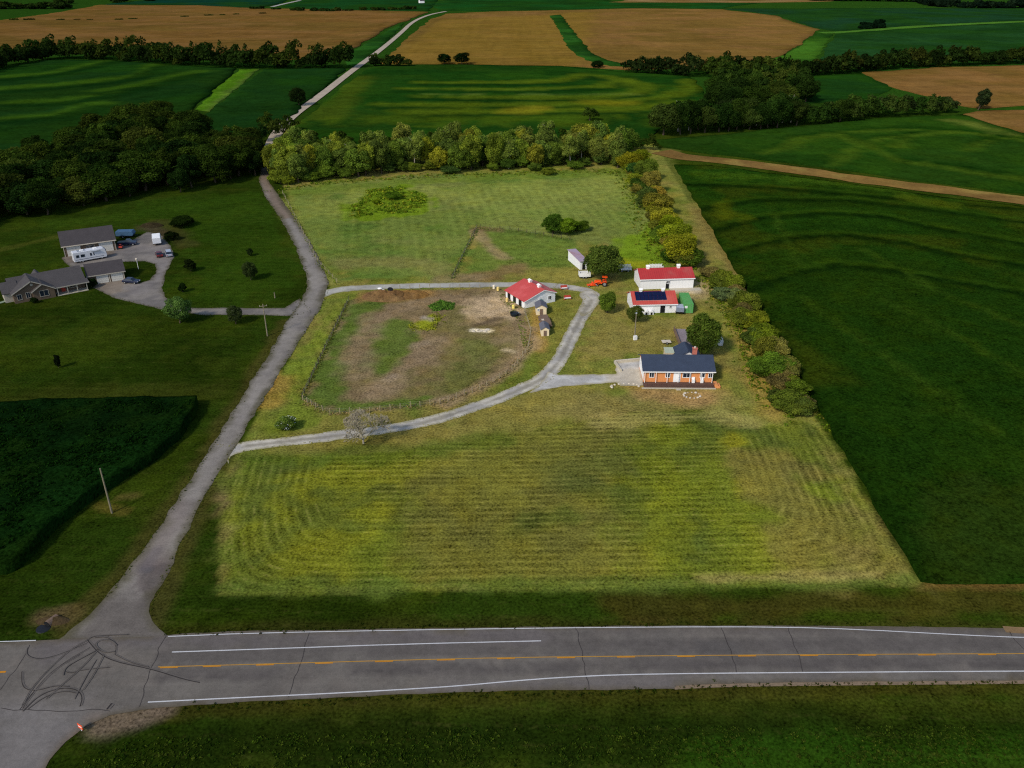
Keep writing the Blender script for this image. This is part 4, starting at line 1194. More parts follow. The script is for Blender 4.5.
# ------------------------------------------------------------------ WEEDS (uncountable ground cover)
def weeds(name, pts, size, tints, label, seed, per=7, hgt=.6):
    r = np.random.default_rng(seed); n = len(pts); A = np.array(pts)
    k = np.repeat(np.arange(n), per)
    sz = size * r.uniform(.5, 1.4, n)[k]
    p = np.column_stack([A[k, 0] + r.normal(size=len(k)) * size * .45, A[k, 1] + r.normal(size=len(k)) * size * .45, np.zeros(len(k))])
    p[:, 2] = H(p[:, 0], p[:, 1]) + sz * hgt * r.uniform(.15, 1., len(k))
    nr = r.normal(size=(len(k), 3)); nr[:, 2] = np.abs(nr[:, 2]) + .5
    T = np.array([C(*t) for t in tints]); c = T[r.integers(len(tints), size=n)][k]
    me_ = mesh_quads(name, leaf_cloud(p, nr, sz * .75, None, None, r), [M_LEAFA], rnd=r.random(len(k)), lob=r.random(n)[k], ptcol=c)
    return tag(link(name, me_), label, 'weeds', None, 'stuff')


def rnd_in(px, n, seed):
    pts = PP(px); r = np.random.default_rng(seed); A = np.array(pts); o = []
    x0, y0 = A.min(0); x1, y1 = A.max(0)
    while len(o) < n:
        q = np.column_stack([r.uniform(x0, x1, n * 3), r.uniform(y0, y1, n * 3)]); q = q[inside(q[:, 0], q[:, 1], pts)]
        dn = fbm(q[:, 0], q[:, 1], 4., 3, seed * 1.3); q = q[dn + r.uniform(-.25, .25, len(q)) > .48]
        o += q.tolist()
    return o[:n]


def rnd_line(px, width, per_m, seed):
    pts = densify(PP(px), 1. / per_m, 0, False); r = np.random.default_rng(seed)
    return [(x + r.normal() * width, y + r.normal() * width) for x, y in pts]


DKW = [(26, 46, 8), (18, 36, 6), (40, 60, 14), (34, 44, 10)]
weeds('ditch_weeds', rnd_in([(120, 740), (500, 728), (1100, 726), (1100, 765), (500, 766), (60, 775)], 2400, 1), .26, [(40, 60, 14), (52, 70, 18), (34, 54, 12), (58, 72, 22)], 'dark weeds in the roadside ditch along the bottom edge', 1)
weeds('verge_weeds', rnd_line([(165, 634), (400, 627), (700, 623), (1030, 624)], .3, 2, 2) + rnd_line([(180, 709), (400, 698), (670, 692), (700, 687), (1030, 684)], .3, 2.5, 3), .26, [(40, 52, 14), (52, 58, 20), (34, 46, 10)], 'ragged grass along both edges of the highway', 2)
GW = [(62, 74, 24), (72, 78, 32), (56, 70, 20), (82, 80, 42)]
weeds('verge_weeds', rnd_line(SIDE_L[2:], .35, 3, 31) + rnd_line(SIDE_R[:-4], .35, 2, 32), .2, GW, 'ragged grass along both edges of the gravel side road', 21)
weeds('verge_weeds', rnd_line(ND_OUT + ND_OUT[:1], .3, 1.6, 33), .18, GW, 'ragged grass along the neighbour driveway', 22)
_dl = ribpoly(ribD, [9., 4.2, 3.4, 4.0]); _r = np.random.default_rng(41)
weeds('verge_weeds', [(x + _r.normal() * .3, y + _r.normal() * .3) for x, y in densify(_dl[4:-4], .35, 0, False)], .16, [(128, 126, 62), (114, 122, 54), (140, 132, 74)], 'ragged grass along the farm driveway', 23)
LTW = [(86, 108, 26), (104, 122, 28), (70, 92, 24), (120, 116, 44)]
weeds('paddock_weeds', rnd_in([(428, 307), (440, 301), (455, 304), (452, 310), (434, 311)], 420, 4), .45, [(78, 112, 44), (86, 118, 46), (70, 104, 40)], 'bright green weed clump in the middle of the dirt paddock', 4)
weeds('paddock_weeds', rnd_line([(413, 324), (418, 329), (430, 329), (438, 321), (436, 315)], 1., 5, 5), .45, [(128, 132, 40), (118, 126, 40)], 'yellow green weeds round the grey puddle', 5)
weeds('pasture_weeds', rnd_in([(348, 208), (368, 190), (400, 186), (428, 198), (420, 212), (352, 218)], 600, 6), .8, [(96, 122, 30), (106, 126, 32), (84, 110, 28), (116, 122, 34)], 'bright green weed patch in the back pasture', 6)
weeds('hedge_weeds', rnd_line([(618, 172), (632, 195), (640, 225), (655, 255), (680, 270)], 2.0, 3, 7) + rnd_line([(705, 280), (725, 310), (745, 345), (755, 380), (775, 408), (794, 417)], 1.2, 5, 8) + rnd_line([(700, 270), (760, 325), (830, 432)], 1.2, 3, 9), .55, LTW, 'tall weeds along the foot of the right hedgerow', 7)
weeds('fence_weeds', rnd_line([(348, 302), (325, 350), (302, 398)], .4, 7, 10), .3, [(82, 92, 38), (90, 100, 42), (96, 100, 46)], 'dark weeds under the left paddock fence', 8)
weeds('fence_weeds', rnd_line([(477, 229), (466, 250), (452, 278)], .5, 7, 11), .26, [(84, 108, 50), (76, 98, 44)], 'dark weeds along the short pasture fence', 9)
weeds('fence_weeds', rnd_line([(480, 229), (510, 231), (570, 240)], .6, 4, 12) + rnd_line([(505, 262), (540, 262), (575, 255)], .8, 4, 22), .28, [(92, 110, 48), (100, 114, 50)], 'green weeds along the back pasture fence', 10)
weeds('fence_weeds', rnd_line([(302, 400), (330, 414), (370, 411), (440, 404), (500, 380), (527, 350), (530, 330)], .6, 6, 13), .3, [(140, 126, 88), (124, 118, 68), (150, 130, 98)], 'dry brown weeds along the front paddock fence', 11)
weeds('yard_weeds', rnd_in([(498, 290), (512, 300), (522, 318), (530, 345), (524, 350), (516, 318), (500, 300)], 170, 14), .3, [(100, 118, 46), (110, 122, 52)], 'rough weeds between the barn and the dirt paddock', 12)
weeds('belt_weeds', rnd_line([(276, 190), (330, 182), (420, 177), (500, 174), (600, 171), (630, 174)], 2.5, 3.5, 15), .6, LTW, 'tall grass along the foot of the back tree belt', 13)
weeds('field_edge_weeds', rnd_line([(285, 198), (320, 265), (338, 285)], .4, 2.0, 16), .3, LTW, 'rough grass along the left pasture fence', 14)
weeds('corn_tassels', rnd_in([(-80, 426), (0, 414), (140, 409), (195, 408), (178, 436), (148, 462), (98, 492), (0, 566), (-80, 575)], 4200, 17), .5, [(13, 36, 8), (17, 40, 8), (11, 32, 8)], 'rough top leaves of the dark corn field', 15)
o = bpy.data.objects['corn_tassels']; o.location.z = 2.0; o['category'] = 'corn leaves'

# ------------------------------------------------------------------ BUILDING HELPERS
def frame(name, a, b, label, cat):
    """Root at the front left corner; local x runs along the front, y goes back. Returns root, width."""
    A, B = P(*a), P(*b)
    rz = math.atan2(B[1] - A[1], B[0] - A[0])
    return empty(name, (A[0], A[1], 0), rz, label, cat), math.hypot(B[0] - A[0], B[1] - A[1])


def gable_x(w, d, hw, rise, ov=.4, x0=0., y0=0.):
    """walls with gables at the x ends + two roof slabs, ridge along x."""
    wl = MB().prism([(y0, 0), (y0 + d, 0), (y0 + d, hw), (y0 + d / 2, hw + rise), (y0, hw)], x0, x0 + w)
    s = rise / (d / 2); ro = MB()
    ro.slab([(x0 - ov, y0 - ov, hw - ov * s + .02), (x0 + w + ov, y0 - ov, hw - ov * s + .02), (x0 + w + ov, y0 + d / 2, hw + rise + .02), (x0 - ov, y0 + d / 2, hw + rise + .02)], .14)
    ro.slab([(x0 + w + ov, y0 + d + ov, hw - ov * s + .02), (x0 - ov, y0 + d + ov, hw - ov * s + .02), (x0 - ov, y0 + d / 2, hw + rise + .02), (x0 + w + ov, y0 + d / 2, hw + rise + .02)], .14)
    return wl, ro


def gable_y(w, d, hw, rise, ov=.4, x0=0., y0=0.):
    wl = MB().prism([(x0, 0), (x0 + w, 0), (x0 + w, hw), (x0 + w / 2, hw + rise), (x0, hw)], y0, y0 + d, 'y')
    s = rise / (w / 2); ro = MB(); xm = x0 + w / 2
    ro.slab([(x0 - ov, y0 - ov, hw - ov * s + .02), (xm, y0 - ov, hw + rise + .02), (xm, y0 + d + ov, hw + rise + .02), (x0 - ov, y0 + d + ov, hw - ov * s + .02)], .14)
    ro.slab([(x0 + w + ov, y0 - ov, hw - ov * s + .02), (xm, y0 - ov, hw + rise + .02), (xm, y0 + d + ov, hw + rise + .02), (x0 + w + ov, y0 + d + ov, hw - ov * s + .02)], .14)
    return wl, ro


def window(root, x, z, w=1.1, h=1.2, y=0., frame_mat=None, nm='window'):
    f = MB()
    t = .1
    f.box(x - w / 2 - t, x + w / 2 + t, y - .07, y + .02, z + h, z + h + t).box(x - w / 2 - t, x + w / 2 + t, y - .09, y + .02, z - t, z)
    f.box(x - w / 2 - t, x - w / 2, y - .07, y + .02, z, z + h).box(x + w / 2, x + w / 2 + t, y - .07, y + .02, z, z + h)
    f.box(x - .03, x + .03, y - .06, y + .02, z, z + h)
    fr = f.build(nm, frame_mat or M_TRIM, root)
    MB().box(x - w / 2, x + w / 2, y - .03, y + .02, z, z + h).build('pane', M_GLASS, fr)


def door(root, x, w=1., h=2.1, y=0., mat=None, z=.05, nm='door'):
    dd = MB().box(x - w / 2, x + w / 2, y - .06, y + .03, z, z + h).build(nm, mat or M_TRIM, root)
    MB().box(x + w / 2 - .18, x + w / 2 - .1, y - .12, y - .06, z + 1., z + 1.15).build('handle', M_ALU, dd)
    return dd


def gdoor(root, x, w, h, y=0., mat=None):
    m_ = MB(); n = 4
    for i in range(n): m_.box(x - w / 2, x + w / 2, y - .07, y + .03, .04 + h * i / n, .04 + h * (i + 1) / n - .03)
    return m_.build('garage_door', mat or M_GDOOR, root)


def eave_trim(root, w, hw, y, ov=.4, s=.3, x0=0., mat=None):
    z = hw - ov * s
    MB().box(x0 - ov, x0 + w + ov, y - ov - .07, y - ov - .005, z - .1, z + .17).build('gutter', mat or M_TRIM, root)


# ---- brick house
root, w = frame('brick_house', (643.5, 383), (712, 383.5), 'long orange brick house with slate blue roof and front porch', 'house')
d, hw_, rise = 7.6, 2.75, 1.75
wl, ro = gable_x(w, d, hw_ + .3, rise, .45)
wl.build('wall', M_BRICK, root); ro.build('roof', M_BLUEROOF, root)
MB().box(-.46, w + .46, -.54, -.455, 2.75, 2.98).build('gutter', M_TRIM, root)
MB().box(-.05, -.02, .3, d - .3, .4, hw_ + .2).build('side_panel', M_TRIM, root)
wl, ro = gable_y(5.2, 4.6, hw_ + .3, 1.5, .35, 7.6, d - 1.2)
rw = wl.build('rear_wing', M_TRIM, root); ro.build('rear_roof', M_BLUEROOF, root)
ch = MB().box(10.7, 11.6, 4.3, 5.0, 3.6, 6.0).box(10.6, 11.7, 4.2, 5.1, 6.0, 6.15).build('chimney', M_CHIM, root)
MB().tube((11.15, 4.65, 6.15), (11.15, 4.65, 6.5), .2).build('flue', M_STONEW, ch)
MB().box(-.2, w + .1, -2.3, -.02, .12, .32).build('porch_deck', M_WOODDK, root)
MB().box(-.7, w + .3, -2.75, -2.32, .02, .14).build('porch_footing', M_CONC, root)
mb = MB(); mb.box(-.1, w, -2.27, -2.2, 1.1, 1.2); mb.box(-.1, w, -2.27, -2.2, .45, .52)
for i in range(int(w / .35)):
    if abs(i * .35 - 6.9) > .6: mb.box(i * .35, i * .35 + .07, -2.25, -2.21, .32, 1.1)
mb.build('porch_railing', M_WOODDK, root)
for i in range(7):
    xx = .1 + i * (w - .3) / 6
    MB().box(xx - .05, xx + .05, -.5, -.4, .33, 2.75).build('porch_post', M_TRIM, root)
MB().box(6.4, 7.4, -3.3, -2.76, .0, .16).build('porch_step', M_CONC, root)
door(root, 6.95, 1.1, 2.15, z=.33); MB().box(6.2, 7.7, -.05, -.005, .33, 2.72).build('door_surround', M_TRIM, root)
for x, ww in ((1.6, .9), (5.0, .8), (9.0, 1.6), (12.3, .9), (14., .8)): window(root, x, 1.45, ww, .95, -.002)
for x in (10.4, 12.2): MB().box(x - .3, x + .3, -.62, -.1, .33, 1.15).box(x - .34, x + .34, -.2, -.1, 1.15, 1.6).build('porch_chair', M_TRIM, root)
MB().box(w + .1, w + 1.3, -2.2, -.6, .0, .5).box(w + .1, w + .7, -2.2, -.6, .5, .9).build('side_steps', M_BRICK, root)

# ---- red roofed barn
A, B = P(524.5, 308.5), P(555, 301.5)
root, w = frame('red_roof_barn', (524.5, 308.5), (555, 301.5), 'white barn with bright red metal roof beside the dirt paddock', 'barn')
hb = 3.0
bd, hl, hr_, ha, xr = 9.4, 2.0, 2.7, 4.0, w * .62
wl = MB().prism([(0, 0), (w, 0), (w, hr_), (xr, ha), (0, hl)], 0, bd, 'y')
ro = MB(); sL = (ha - hl) / xr; sR = (ha - hr_) / (w - xr)
ro.slab([(-.35, -.3, hl - .35 * sL + .02), (xr, -.3, ha + .02), (xr, bd + .3, ha + .02), (-.35, bd + .3, hl - .35 * sL + .02)], .12)
ro.slab([(w + .3, -.3, hr_ - .3 * sR + .02), (xr, -.3, ha + .02), (xr, bd + .3, ha + .02), (w + .3, bd + .3, hr_ - .3 * sR + .02)], .12)
wl.build('wall', M_WHITE, root)
me_ = ro.build('roof', mat_plain('bright_red_metal_roof', (182, 70, 66), .5, var=.12, size=.8, stripe=(1, .6, .2), spec=.4, dirt=(206, 110, 110, .3)), root)
for yy in (2.2, 6.6):
    v = MB().box(xr - .4, xr + .4, yy - .4, yy + .4, ha - .1, ha + .6); v.prism([(xr - .55, ha + .6), (xr + .55, ha + .6), (xr, ha + .95)], yy - .55, yy + .55, 'y')
    v.build('roof_vent', M_TRIM, root)
for yy in (1.4, 4.2, 7.0): MB().box(-.06, .02, yy, yy + 1.4, .05, 1.75).build('side_door', M_DARK, root)
window(root, w * .82, 1.0, .9, .9, -.002)
MB().box(w * .46, w * .62, -.05, .02, .05, 2.3).build('walk_door', M_TRIM, root)
for a_, za in ((-.35, hl - .35 * sL), (w + .3, hr_ - .3 * sR)):
    MB().slab([(a_, -.36, za - .16), (xr, -.36, ha - .16), (xr, -.31, ha - .16), (a_, -.31, za - .16)], .18).build('barge_board', M_TRIM, root)

# ---- long white building
root, w = frame('long_barn', (640, 289.5), (693, 287.8), 'long white shed with plain red metal roof behind the green container', 'barn')
wl, ro = gable_x(w, 7.5, 2.9, 1.7, .3)
wl.build('wall', M_WHITE, root); ro.build('roof', M_REDROOF, root)
eave_trim(root, w, 2.9, 0, .3, .45)
for xx in (w * .18, w * .76):
    v = MB().box(xx - .4, xx + .4, 3.35, 4.15, 4.45, 5.3); v.prism([(3.2, 5.3), (4.3, 5.3), (3.75, 5.7)], xx - .5, xx + .5); v.build('roof_vent', M_TRIM, root)
door(root, w * .51, .9, 2., mat=M_DARK); window(root, w * .52, 1.6, .7, .7, -.08)
MB().slab([(-.33, -.2, 2.8), (-.33, 3.75, 4.6), (-.3, 3.75, 4.6), (-.3, -.2, 2.8)], .25).build('barge_board', M_TRIM, root)
MB().box(w * .55, w + 1.8, -2.2, -.05, .0, .05).build('apron', M_CONC, root)

# ---- solar barn
root, w = frame('solar_barn', (633, 313.5), (676, 312.5), 'low white barn with a dark solar array on its red roof', 'barn')
wl, ro = gable_x(w, 8.2, 2.4, 1.9, .3)
wl.build('wall', M_WHITE, root); ro.build('roof', M_REDROOF2, root)
eave_trim(root, w, 2.4, 0, .3, .46)
s = 1.9 / 4.1
sol = MB(); nx_ = 7
for i in range(nx_):
    for j in range(2):
        x0 = w * .07 + i * (w * .72) / nx_; y0 = 1.05 + j * 1.42
        sol.slab([(x0, y0, 2.4 + s * y0 + .24), (x0 + w * .72 / nx_ - .05, y0, 2.4 + s * y0 + .24), (x0 + w * .72 / nx_ - .05, y0 + 1.38, 2.4 + s * (y0 + 1.38) + .24), (x0, y0 + 1.38, 2.4 + s * (y0 + 1.38) + .24)], .05)
so = sol.build('solar_panel_array', M_SOLAR, root)
MB().box(w * .06, w * .8, 1.0, 1.05, 2.86, 3.1).build('mounting_rail', M_ALU, so)
for xx in (w * .22, w * .74):
    v = MB().box(xx - .35, xx + .35, 3.7, 4.4, 4.1, 4.9); v.prism([(3.55, 4.9), (4.6, 4.9), (4.08, 5.25)], xx - .45, xx + .45); v.build('roof_vent', M_TRIM, root)
door(root, w * .68, 1.2, 2., mat=M_DARK); window(root, w * .86, 1.3, .5, .6, -.002)
MB().slab([(-.33, -.2, 2.3), (-.33, 4.1, 4.3), (-.3, 4.1, 4.3), (-.3, -.2, 2.3)], .25).build('barge_board', M_TRIM, root)

# ---- container
A, B = P(683.5, 313.4), P(690.3, 313.2)
root, w = frame('shipping_container', (683.2, 313.6), (690.8, 313.2), 'green steel storage container standing right of the solar barn', 'container')
root.rotation_euler.z -= R(9); w = 2.44
b = MB().box(0, w, 0, 8.2, .12, 2.6)
for i in range(26): b.box(-.04, 0, .2 + i * .3, .34 + i * .3, .25, 2.45).box(w, w + .04, .2 + i * .3, .34 + i * .3, .25, 2.45)
for i in range(26): b.box(.15, w - .15, .2 + i * .3, .34 + i * .3, 2.6, 2.635)
b.build('body', M_GREEN, root)
for i in range(2):
    dd = MB().box(.08 + i * 1.15, 1.2 + i * 1.15, -.06, 0, .2, 2.52).build('end_door', M_GREEN, root)
    MB().tube((.5 + i * 1.3, -.09, .2), (.5 + i * 1.3, -.09, 2.5), .03).build('locking_bar', M_ALU, dd)
MB().box(.25, .9, -.075, -.062, 1.5, 2.1).build('door_notice', M_TRIM, root)
MB().box(.0, .2, .0, .2, 0, .12).box(w - .2, w, 0, .2, 0, .12).box(0, .2, 8, 8.2, 0, .12).box(w - .2, w, 8, 8.2, 0, .12).build('corner_foot', M_DARK, root)


# ---- wheels / vehicles
def wheel(root, x, y, r=.34, t=.22, nm='wheel'):
    wv = MB().tube((x, y - t / 2, r), (x, y + t / 2, r), r, r, 16).build(nm, M_RUBBER, root)
    MB().tube((x, y - t / 2 - .01, r), (x, y + t / 2 + .01, r), r * .55, r * .55, 12).build('rim', M_ALU, wv)


def car(px, py, heading, mat, label, style='sedan', cat='car', name='parked_car', L=4.6, Wd=1.85):
    x, y = P(px, py); root = empty(name, (x, y, .05), heading, label, cat)
    h = {'sedan': 1.42, 'suv': 1.72, 'pickup': 1.8}[style]
    a, b = -L / 2, L / 2
    if style == 'pickup': prof = [(a, .45), (a, 1.05), (a + .05, 1.1), (.3, 1.1), (b - 1.15, 1.08), (b - .1, .95), (b, .7), (b, .4)]
    elif style == 'suv': prof = [(a, .4), (a, .95), (a + .1, 1.08), (b - 1.1, 1.05), (b - .1, .92), (b, .65), (b, .38)]
    else: prof = [(a, .38), (a, .8), (a + .15, .93), (b - 1.2, .92), (b - .1, .78), (b, .55), (b, .33)]
    body = MB()
    n = len(prof)
    for sgn in (0,):
        v = [(p_, -Wd / 2, z) for p_, z in prof] + [(p_, Wd / 2, z) for p_, z in prof]
        body.add(v, [list(range(n)), list(range(n, 2 * n))[::-1]] + [[i, n + i, n + (i + 1) % n, (i + 1) % n] for i in range(n)])
    body.build('body', mat, root, bevel=.07)
    zt = {'sedan': .92, 'suv': 1.05, 'pickup': 1.09}[style]
    c0, c1, t0, t1 = {'sedan': (a + .5, b - 1.15, a + 1.05, b - 1.9), 'suv': (a + .12, b - 1.1, a + .4, b - 1.75), 'pickup': (-.3, b - 1.15, -.15, b - 1.8)}[style]
    cw, tw = Wd / 2 - .04, Wd / 2 - .2
    v = [(c0, -cw, zt - .03), (c1, -cw, zt - .03), (c1, cw, zt - .03), (c0, cw, zt - .03), (t0, -tw, h - .05), (t1, -tw, h - .05), (t1, tw, h - .05), (t0, tw, h - .05)]
    MB().add(v, [[3, 2, 1, 0], [4, 5, 6, 7], [0, 1, 5, 4], [1, 2, 6, 5], [2, 3, 7, 6], [3, 0, 4, 7]]).build('window_band', M_GLASS, root)
    rf = MB().box(t0 + .02, t1 - .02, -tw, tw, h - .05, h + .01); rf.build('roof', mat, root, bevel=.02)
    if style == 'pickup': MB().box(a + .08, -.4, -Wd / 2 + .1, Wd / 2 - .1, 1.095, 1.115).build('bed_liner', M_DARK, root)
    for sx in (a + .85, b - .85):
        for sy in (-Wd / 2 + .08, Wd / 2 - .08): wheel(root, sx, sy, .36 if style != 'sedan' else .32)
    for sy in (-Wd / 2 + .3, Wd / 2 - .3):
        MB().box(b - .03, b + .02, sy - .18, sy + .18, .6, .76).build('headlight', M_TRIM, root)
        MB().box(a - .02, a + .03, sy - .16, sy + .16, .7, .86).build('tail_light', M_RED, root)
    return root


car(131.5, 283, R(-8), M_CARB, 'small dark blue car parked beside the attached garage')
car(159.5, 256, R(118), M_CARR, 'dark red car parked on the gravel beside the silver car')
car(169, 255.5, R(116), M_CARS, 'silver car with white roof rack on the gravel beside the red car', 'suv', L=4.9)
car(127.5, 245, R(8), M_CARB, 'dark blue pickup truck parked right of the grey outbuilding', 'pickup', 'truck', 'pickup_truck', 5.6, 2.)


def trailer(px, py, hd, L, Wd, h, mat, label, name='utility_trailer', roofm=None, axles=1):
    x, y = P(px, py); root = empty(name, (x, y, .04), hd, label, 'trailer')
    MB().box(-L / 2, L / 2, -Wd / 2, Wd / 2, .55, .7).build('chassis', M_DARK, root)
    MB().prism([(-L / 2, .7), (L / 2, .7), (L / 2 + .35, 1.3), (L / 2, h), (-L / 2, h)], -Wd / 2, Wd / 2, 'y').build('body', mat, root, bevel=.06)
    MB().box(-L / 2 + .15, L / 2 - .1, -Wd / 2 + .12, Wd / 2 - .12, h, h + .06).build('roof', roofm or M_TRIM, root)
    MB().tube((L / 2, -.5, .6), (L / 2 + 1.3, 0, .55), .05).tube((L / 2, .5, .6), (L / 2 + 1.3, 0, .55), .05).build('hitch', M_DARK, root)
    for k in range(axles):
        for sy in (-Wd / 2, Wd / 2): wheel(root, -.5 + k * .9, sy, .35)
    return root


trailer(157.5, 243.5, R(112), 5.4, 2.5, 2.5, M_CARW, 'white box trailer parked at the edge of the neighbour gravel', 'box_trailer', axles=2)
trailer(126, 237, R(5), 5.2, 2.8, 2.1, M_TARP, 'trailer covered by a blue tarpaulin beside the grey outbuilding', 'tarped_trailer', M_TARP)
trailer(679.5, 313, R(85), 2.6, 1.9, 1.9, mat_plain('blue_grey_tarp', (120, 130, 146), .6, var=.25, size=.4), 'small blue grey covered trailer between solar barn and green container', 'covered_trailer', mat_plain('pale_blue_tarp', (160, 168, 182), .6, var=.3, size=.3))
car(121.5, 248.5, R(100), M_RED, 'small red lawn tractor at the corner of the grey outbuilding', 'sedan', 'tractor', 'lawn_tractor', 1.9, 1.)

# ---- motorhome
A, B = P(75, 264), P(108, 258)
root = empty('motorhome', (*((np.array(A) + np.array(B)) / 2), .03), math.atan2(B[1] - A[1], B[0] - A[0]), 'long white motorhome parked in front of the grey outbuilding', 'motorhome')
L = math.hypot(B[0] - A[0], B[1] - A[1])
MB().prism([(-L / 2, .45), (L / 2 - .2, .45), (L / 2, 1.1), (L / 2 - .25, 2.9), (L / 2 - .7, 3.25), (-L / 2 + .1, 3.25), (-L / 2, 3.1)], 0, 2.5, 'y').build('body', M_CARW, root, bevel=.08)
for x0, x1 in ((-L * .42, -L * .33), (-L * .28, -L * .16), (-L * .0, L * .05), (L * .1, L * .13)): MB().box(x0, x1, -.03, .01, 1.6, 2.4).build('window', M_GLASS, root)
MB().box(L / 2 - .55, L / 2 - .02, .2, 2.3, 1.6, 2.7).build('windscreen', M_GLASS, root)
MB().box(-L * .45, L * .4, -.02, -.005, .95, 1.05).build('stripe', M_CARB, root)
for x in (-L * .2, L * .2): MB().box(x - .5, x + .5, .8, 1.7, 3.25, 3.5).build('roof_unit', M_TRIM, root, bevel=.05)
MB().box(-L * .35, -L * .1, .5, 2., 3.25, 3.33).build('roof_hatch', M_ALU, root)
MB().box(L * .05, L * .3, -.35, -.02, 2.75, 2.9).build('awning', M_ALU, root)
for x in (-L * .25, -L * .33, L * .33):
    for y in (.15, 2.35): wheel(root, x, y, .42, .26)

def nwin(root, x, z, w, h, y): window(root, x, z, w, h, y, M_DIMTRIM)


# ---- neighbour outbuilding
root, w = frame('outbuilding', (65.5, 257), (116.3, 250), 'large grey roofed outbuilding with two pale garage doors', 'garage')
wl, ro = gable_x(w, 10.5, 3.5, 2.9, .55)
wl.build('wall', M_STONE, root); ro.build('roof', M_GREYROOF, root); eave_trim(root, w, 3.5, 0, .55, .55, mat=M_STONEW)
gdoor(root, w * .19, w * .27, 2.9); gdoor(root, w * .82, w * .27, 2.9)
for x in (w * .46, w * .52, w * .57): nwin(root, x, 1.3, .6, 1.2, -.002)
MB().box(-.08, .14, -.1, .02, 0, 3.2).build('corner_trim', M_DIMTRIM, root); MB().box(w - .1, w + .12, -.1, .02, 0, 3.2).build('corner_trim', M_DIMTRIM, root)
# ---- attached garage
root, w = frame('garage', (90, 285), (125.5, 279.6), 'grey roofed double garage between the house and the motorhome', 'garage')
wl, ro = gable_x(w, 8., 2.7, 2.0, .45)
wl.build('wall', M_STONE, root); ro.build('roof', M_GREYROOF, root); eave_trim(root, w, 2.7, 0, .45, .5, mat=M_DIMTRIM)
gdoor(root, w * .38, w * .33, 2.25, mat=M_GDOOR); gdoor(root, w * .79, w * .33, 2.25, mat=M_GDOOR)
for x in (w * .58, w * .985): MB().box(x - .12, x + .08, -.09, .02, 0, 2.55).build('door_pillar', M_STONEW, root)
# ---- neighbour house
root, w = frame('grey_house', (15.5, 304), (88, 289.8), 'grey roofed house with stone front gables and a covered porch', 'house')
wl, ro = gable_x(w * .98, 8.6, 2.7, 2.4, .45, .2, 2.0)
wl.build('wall', M_STONE, root); ro.build('roof', M_GREYROOF2, root)
gw = w * .535
wl, ro = gable_y(gw, 7.2, 2.7, 2.5, .4, 0, 0)
wl.build('front_wing', M_STONE, root); ro.build('front_wing_roof', M_GREYROOF2, root)
wl, ro = gable_y(gw * .55, 4.0, 2.55, 1.6, .35, gw * .47, -.7)
wl.build('front_bay', M_STONE, root); ro.build('front_bay_roof', M_GREYROOF2, root)
wl, ro = gable_x(3.4, 5.4, 2.6, 2.0, .35, -1.9, 2.2)
wl.build('left_wing', M_DIMTRIM, root); ro.build('left_wing_roof', M_GREYROOF2, root)
wl, ro = gable_y(3.2, 4.5, 2.7, 1.9, .3, w * .33, 7.0); wl.build('rear_wing', M_STONE, root); ro.build('rear_roof', M_GREYROOF2, root)
for (xa, xb, y, hw2, rs, ov) in ((0, gw, 0, 2.7, 2.5, .4), (gw * .47, gw * 1.02, -.7, 2.55, 1.6, .35)):
    xm = (xa + xb) / 2; s = rs / (xm - xa)
    for q in (xa, xb):
        e = q - ov if q < xm else q + ov
        MB().slab([(e, y - ov - .06, hw2 - ov * s - .05), (xm, y - ov - .06, hw2 + rs - .05), (xm, y - ov - .01, hw2 + rs - .05), (e, y - ov - .01, hw2 - ov * s - .05)], .22).build('barge_board', M_DIMTRIM, root)
nwin(root, gw * .14, .9, .9, 1.3, -.002); nwin(root, gw * .36, 1., .9, 1.4, -.002); nwin(root, gw * .75, .9, 2., 1.5, -.702)
MB().tube((gw * .5, -.06, 4.3), (gw * .5, .0, 4.3), .35).build('gable_vent', M_DIMTRIM, root)
MB().box(gw + .6, w + .1, -.6, 1.98, .05, .2).build('porch_floor', M_CONC, root)
MB().slab([(gw + .45, -.65, 2.35), (w + .65, -.65, 2.35), (w + .65, 1.6, 2.75), (gw + .45, 1.6, 2.75)], .12).build('porch_roof', M_GREYROOF2, root)
MB().box(gw + .45, w + .66, -.73, -.66, 2.2, 2.46).build('porch_fascia', M_DIMTRIM, root)
for k in range(4):
    xx = gw + .9 + k * (w - gw - 1.) / 3; MB().box(xx - .1, xx + .1, -.55, -.35, .2, 2.35).build('porch_post', M_DIMTRIM, root)
door(root, gw + 2.6, 1., 2.05, 2.0, mat=M_RED, z=.2); nwin(root, gw + 5., .9, 1.4, 1.2, 1.998)
x, y = P(36, 302); tree(x, y - .6, 1.6, 2.2, (24, 38, 14), 'small dark shrub under the stone gable of the grey house', None, BUSH, 'shrub', 'shrub', hnom=10.6)
x, y = P(92, 287); tree(x, y, 2.6, 3.4, (20, 34, 12), 'dark shrub in the corner between porch and garage', None, BUSH, 'shrub', 'shrub', hnom=10.6)
ribbon('garden_path', PP([(-20, 308), (0, 303), (10, 299.5)]), 1.1, .03, M_GRAV, (120, 134, 118))

# ------------------------------------------------------------------ YARD THINGS
def shed(px1, px2, d, h, rise, wallm, roofm, label, name='shed'):
    root, w = frame(name, px1, px2, label, 'shed')
    wl, ro = gable_y(w, d, h, rise, .18)
    wl.build('wall', wallm, root); ro.build('roof', roofm, root)
    door(root, w / 2, min(.8, w * .4), h * .8, mat=M_OLDWOOD)
    return root, w


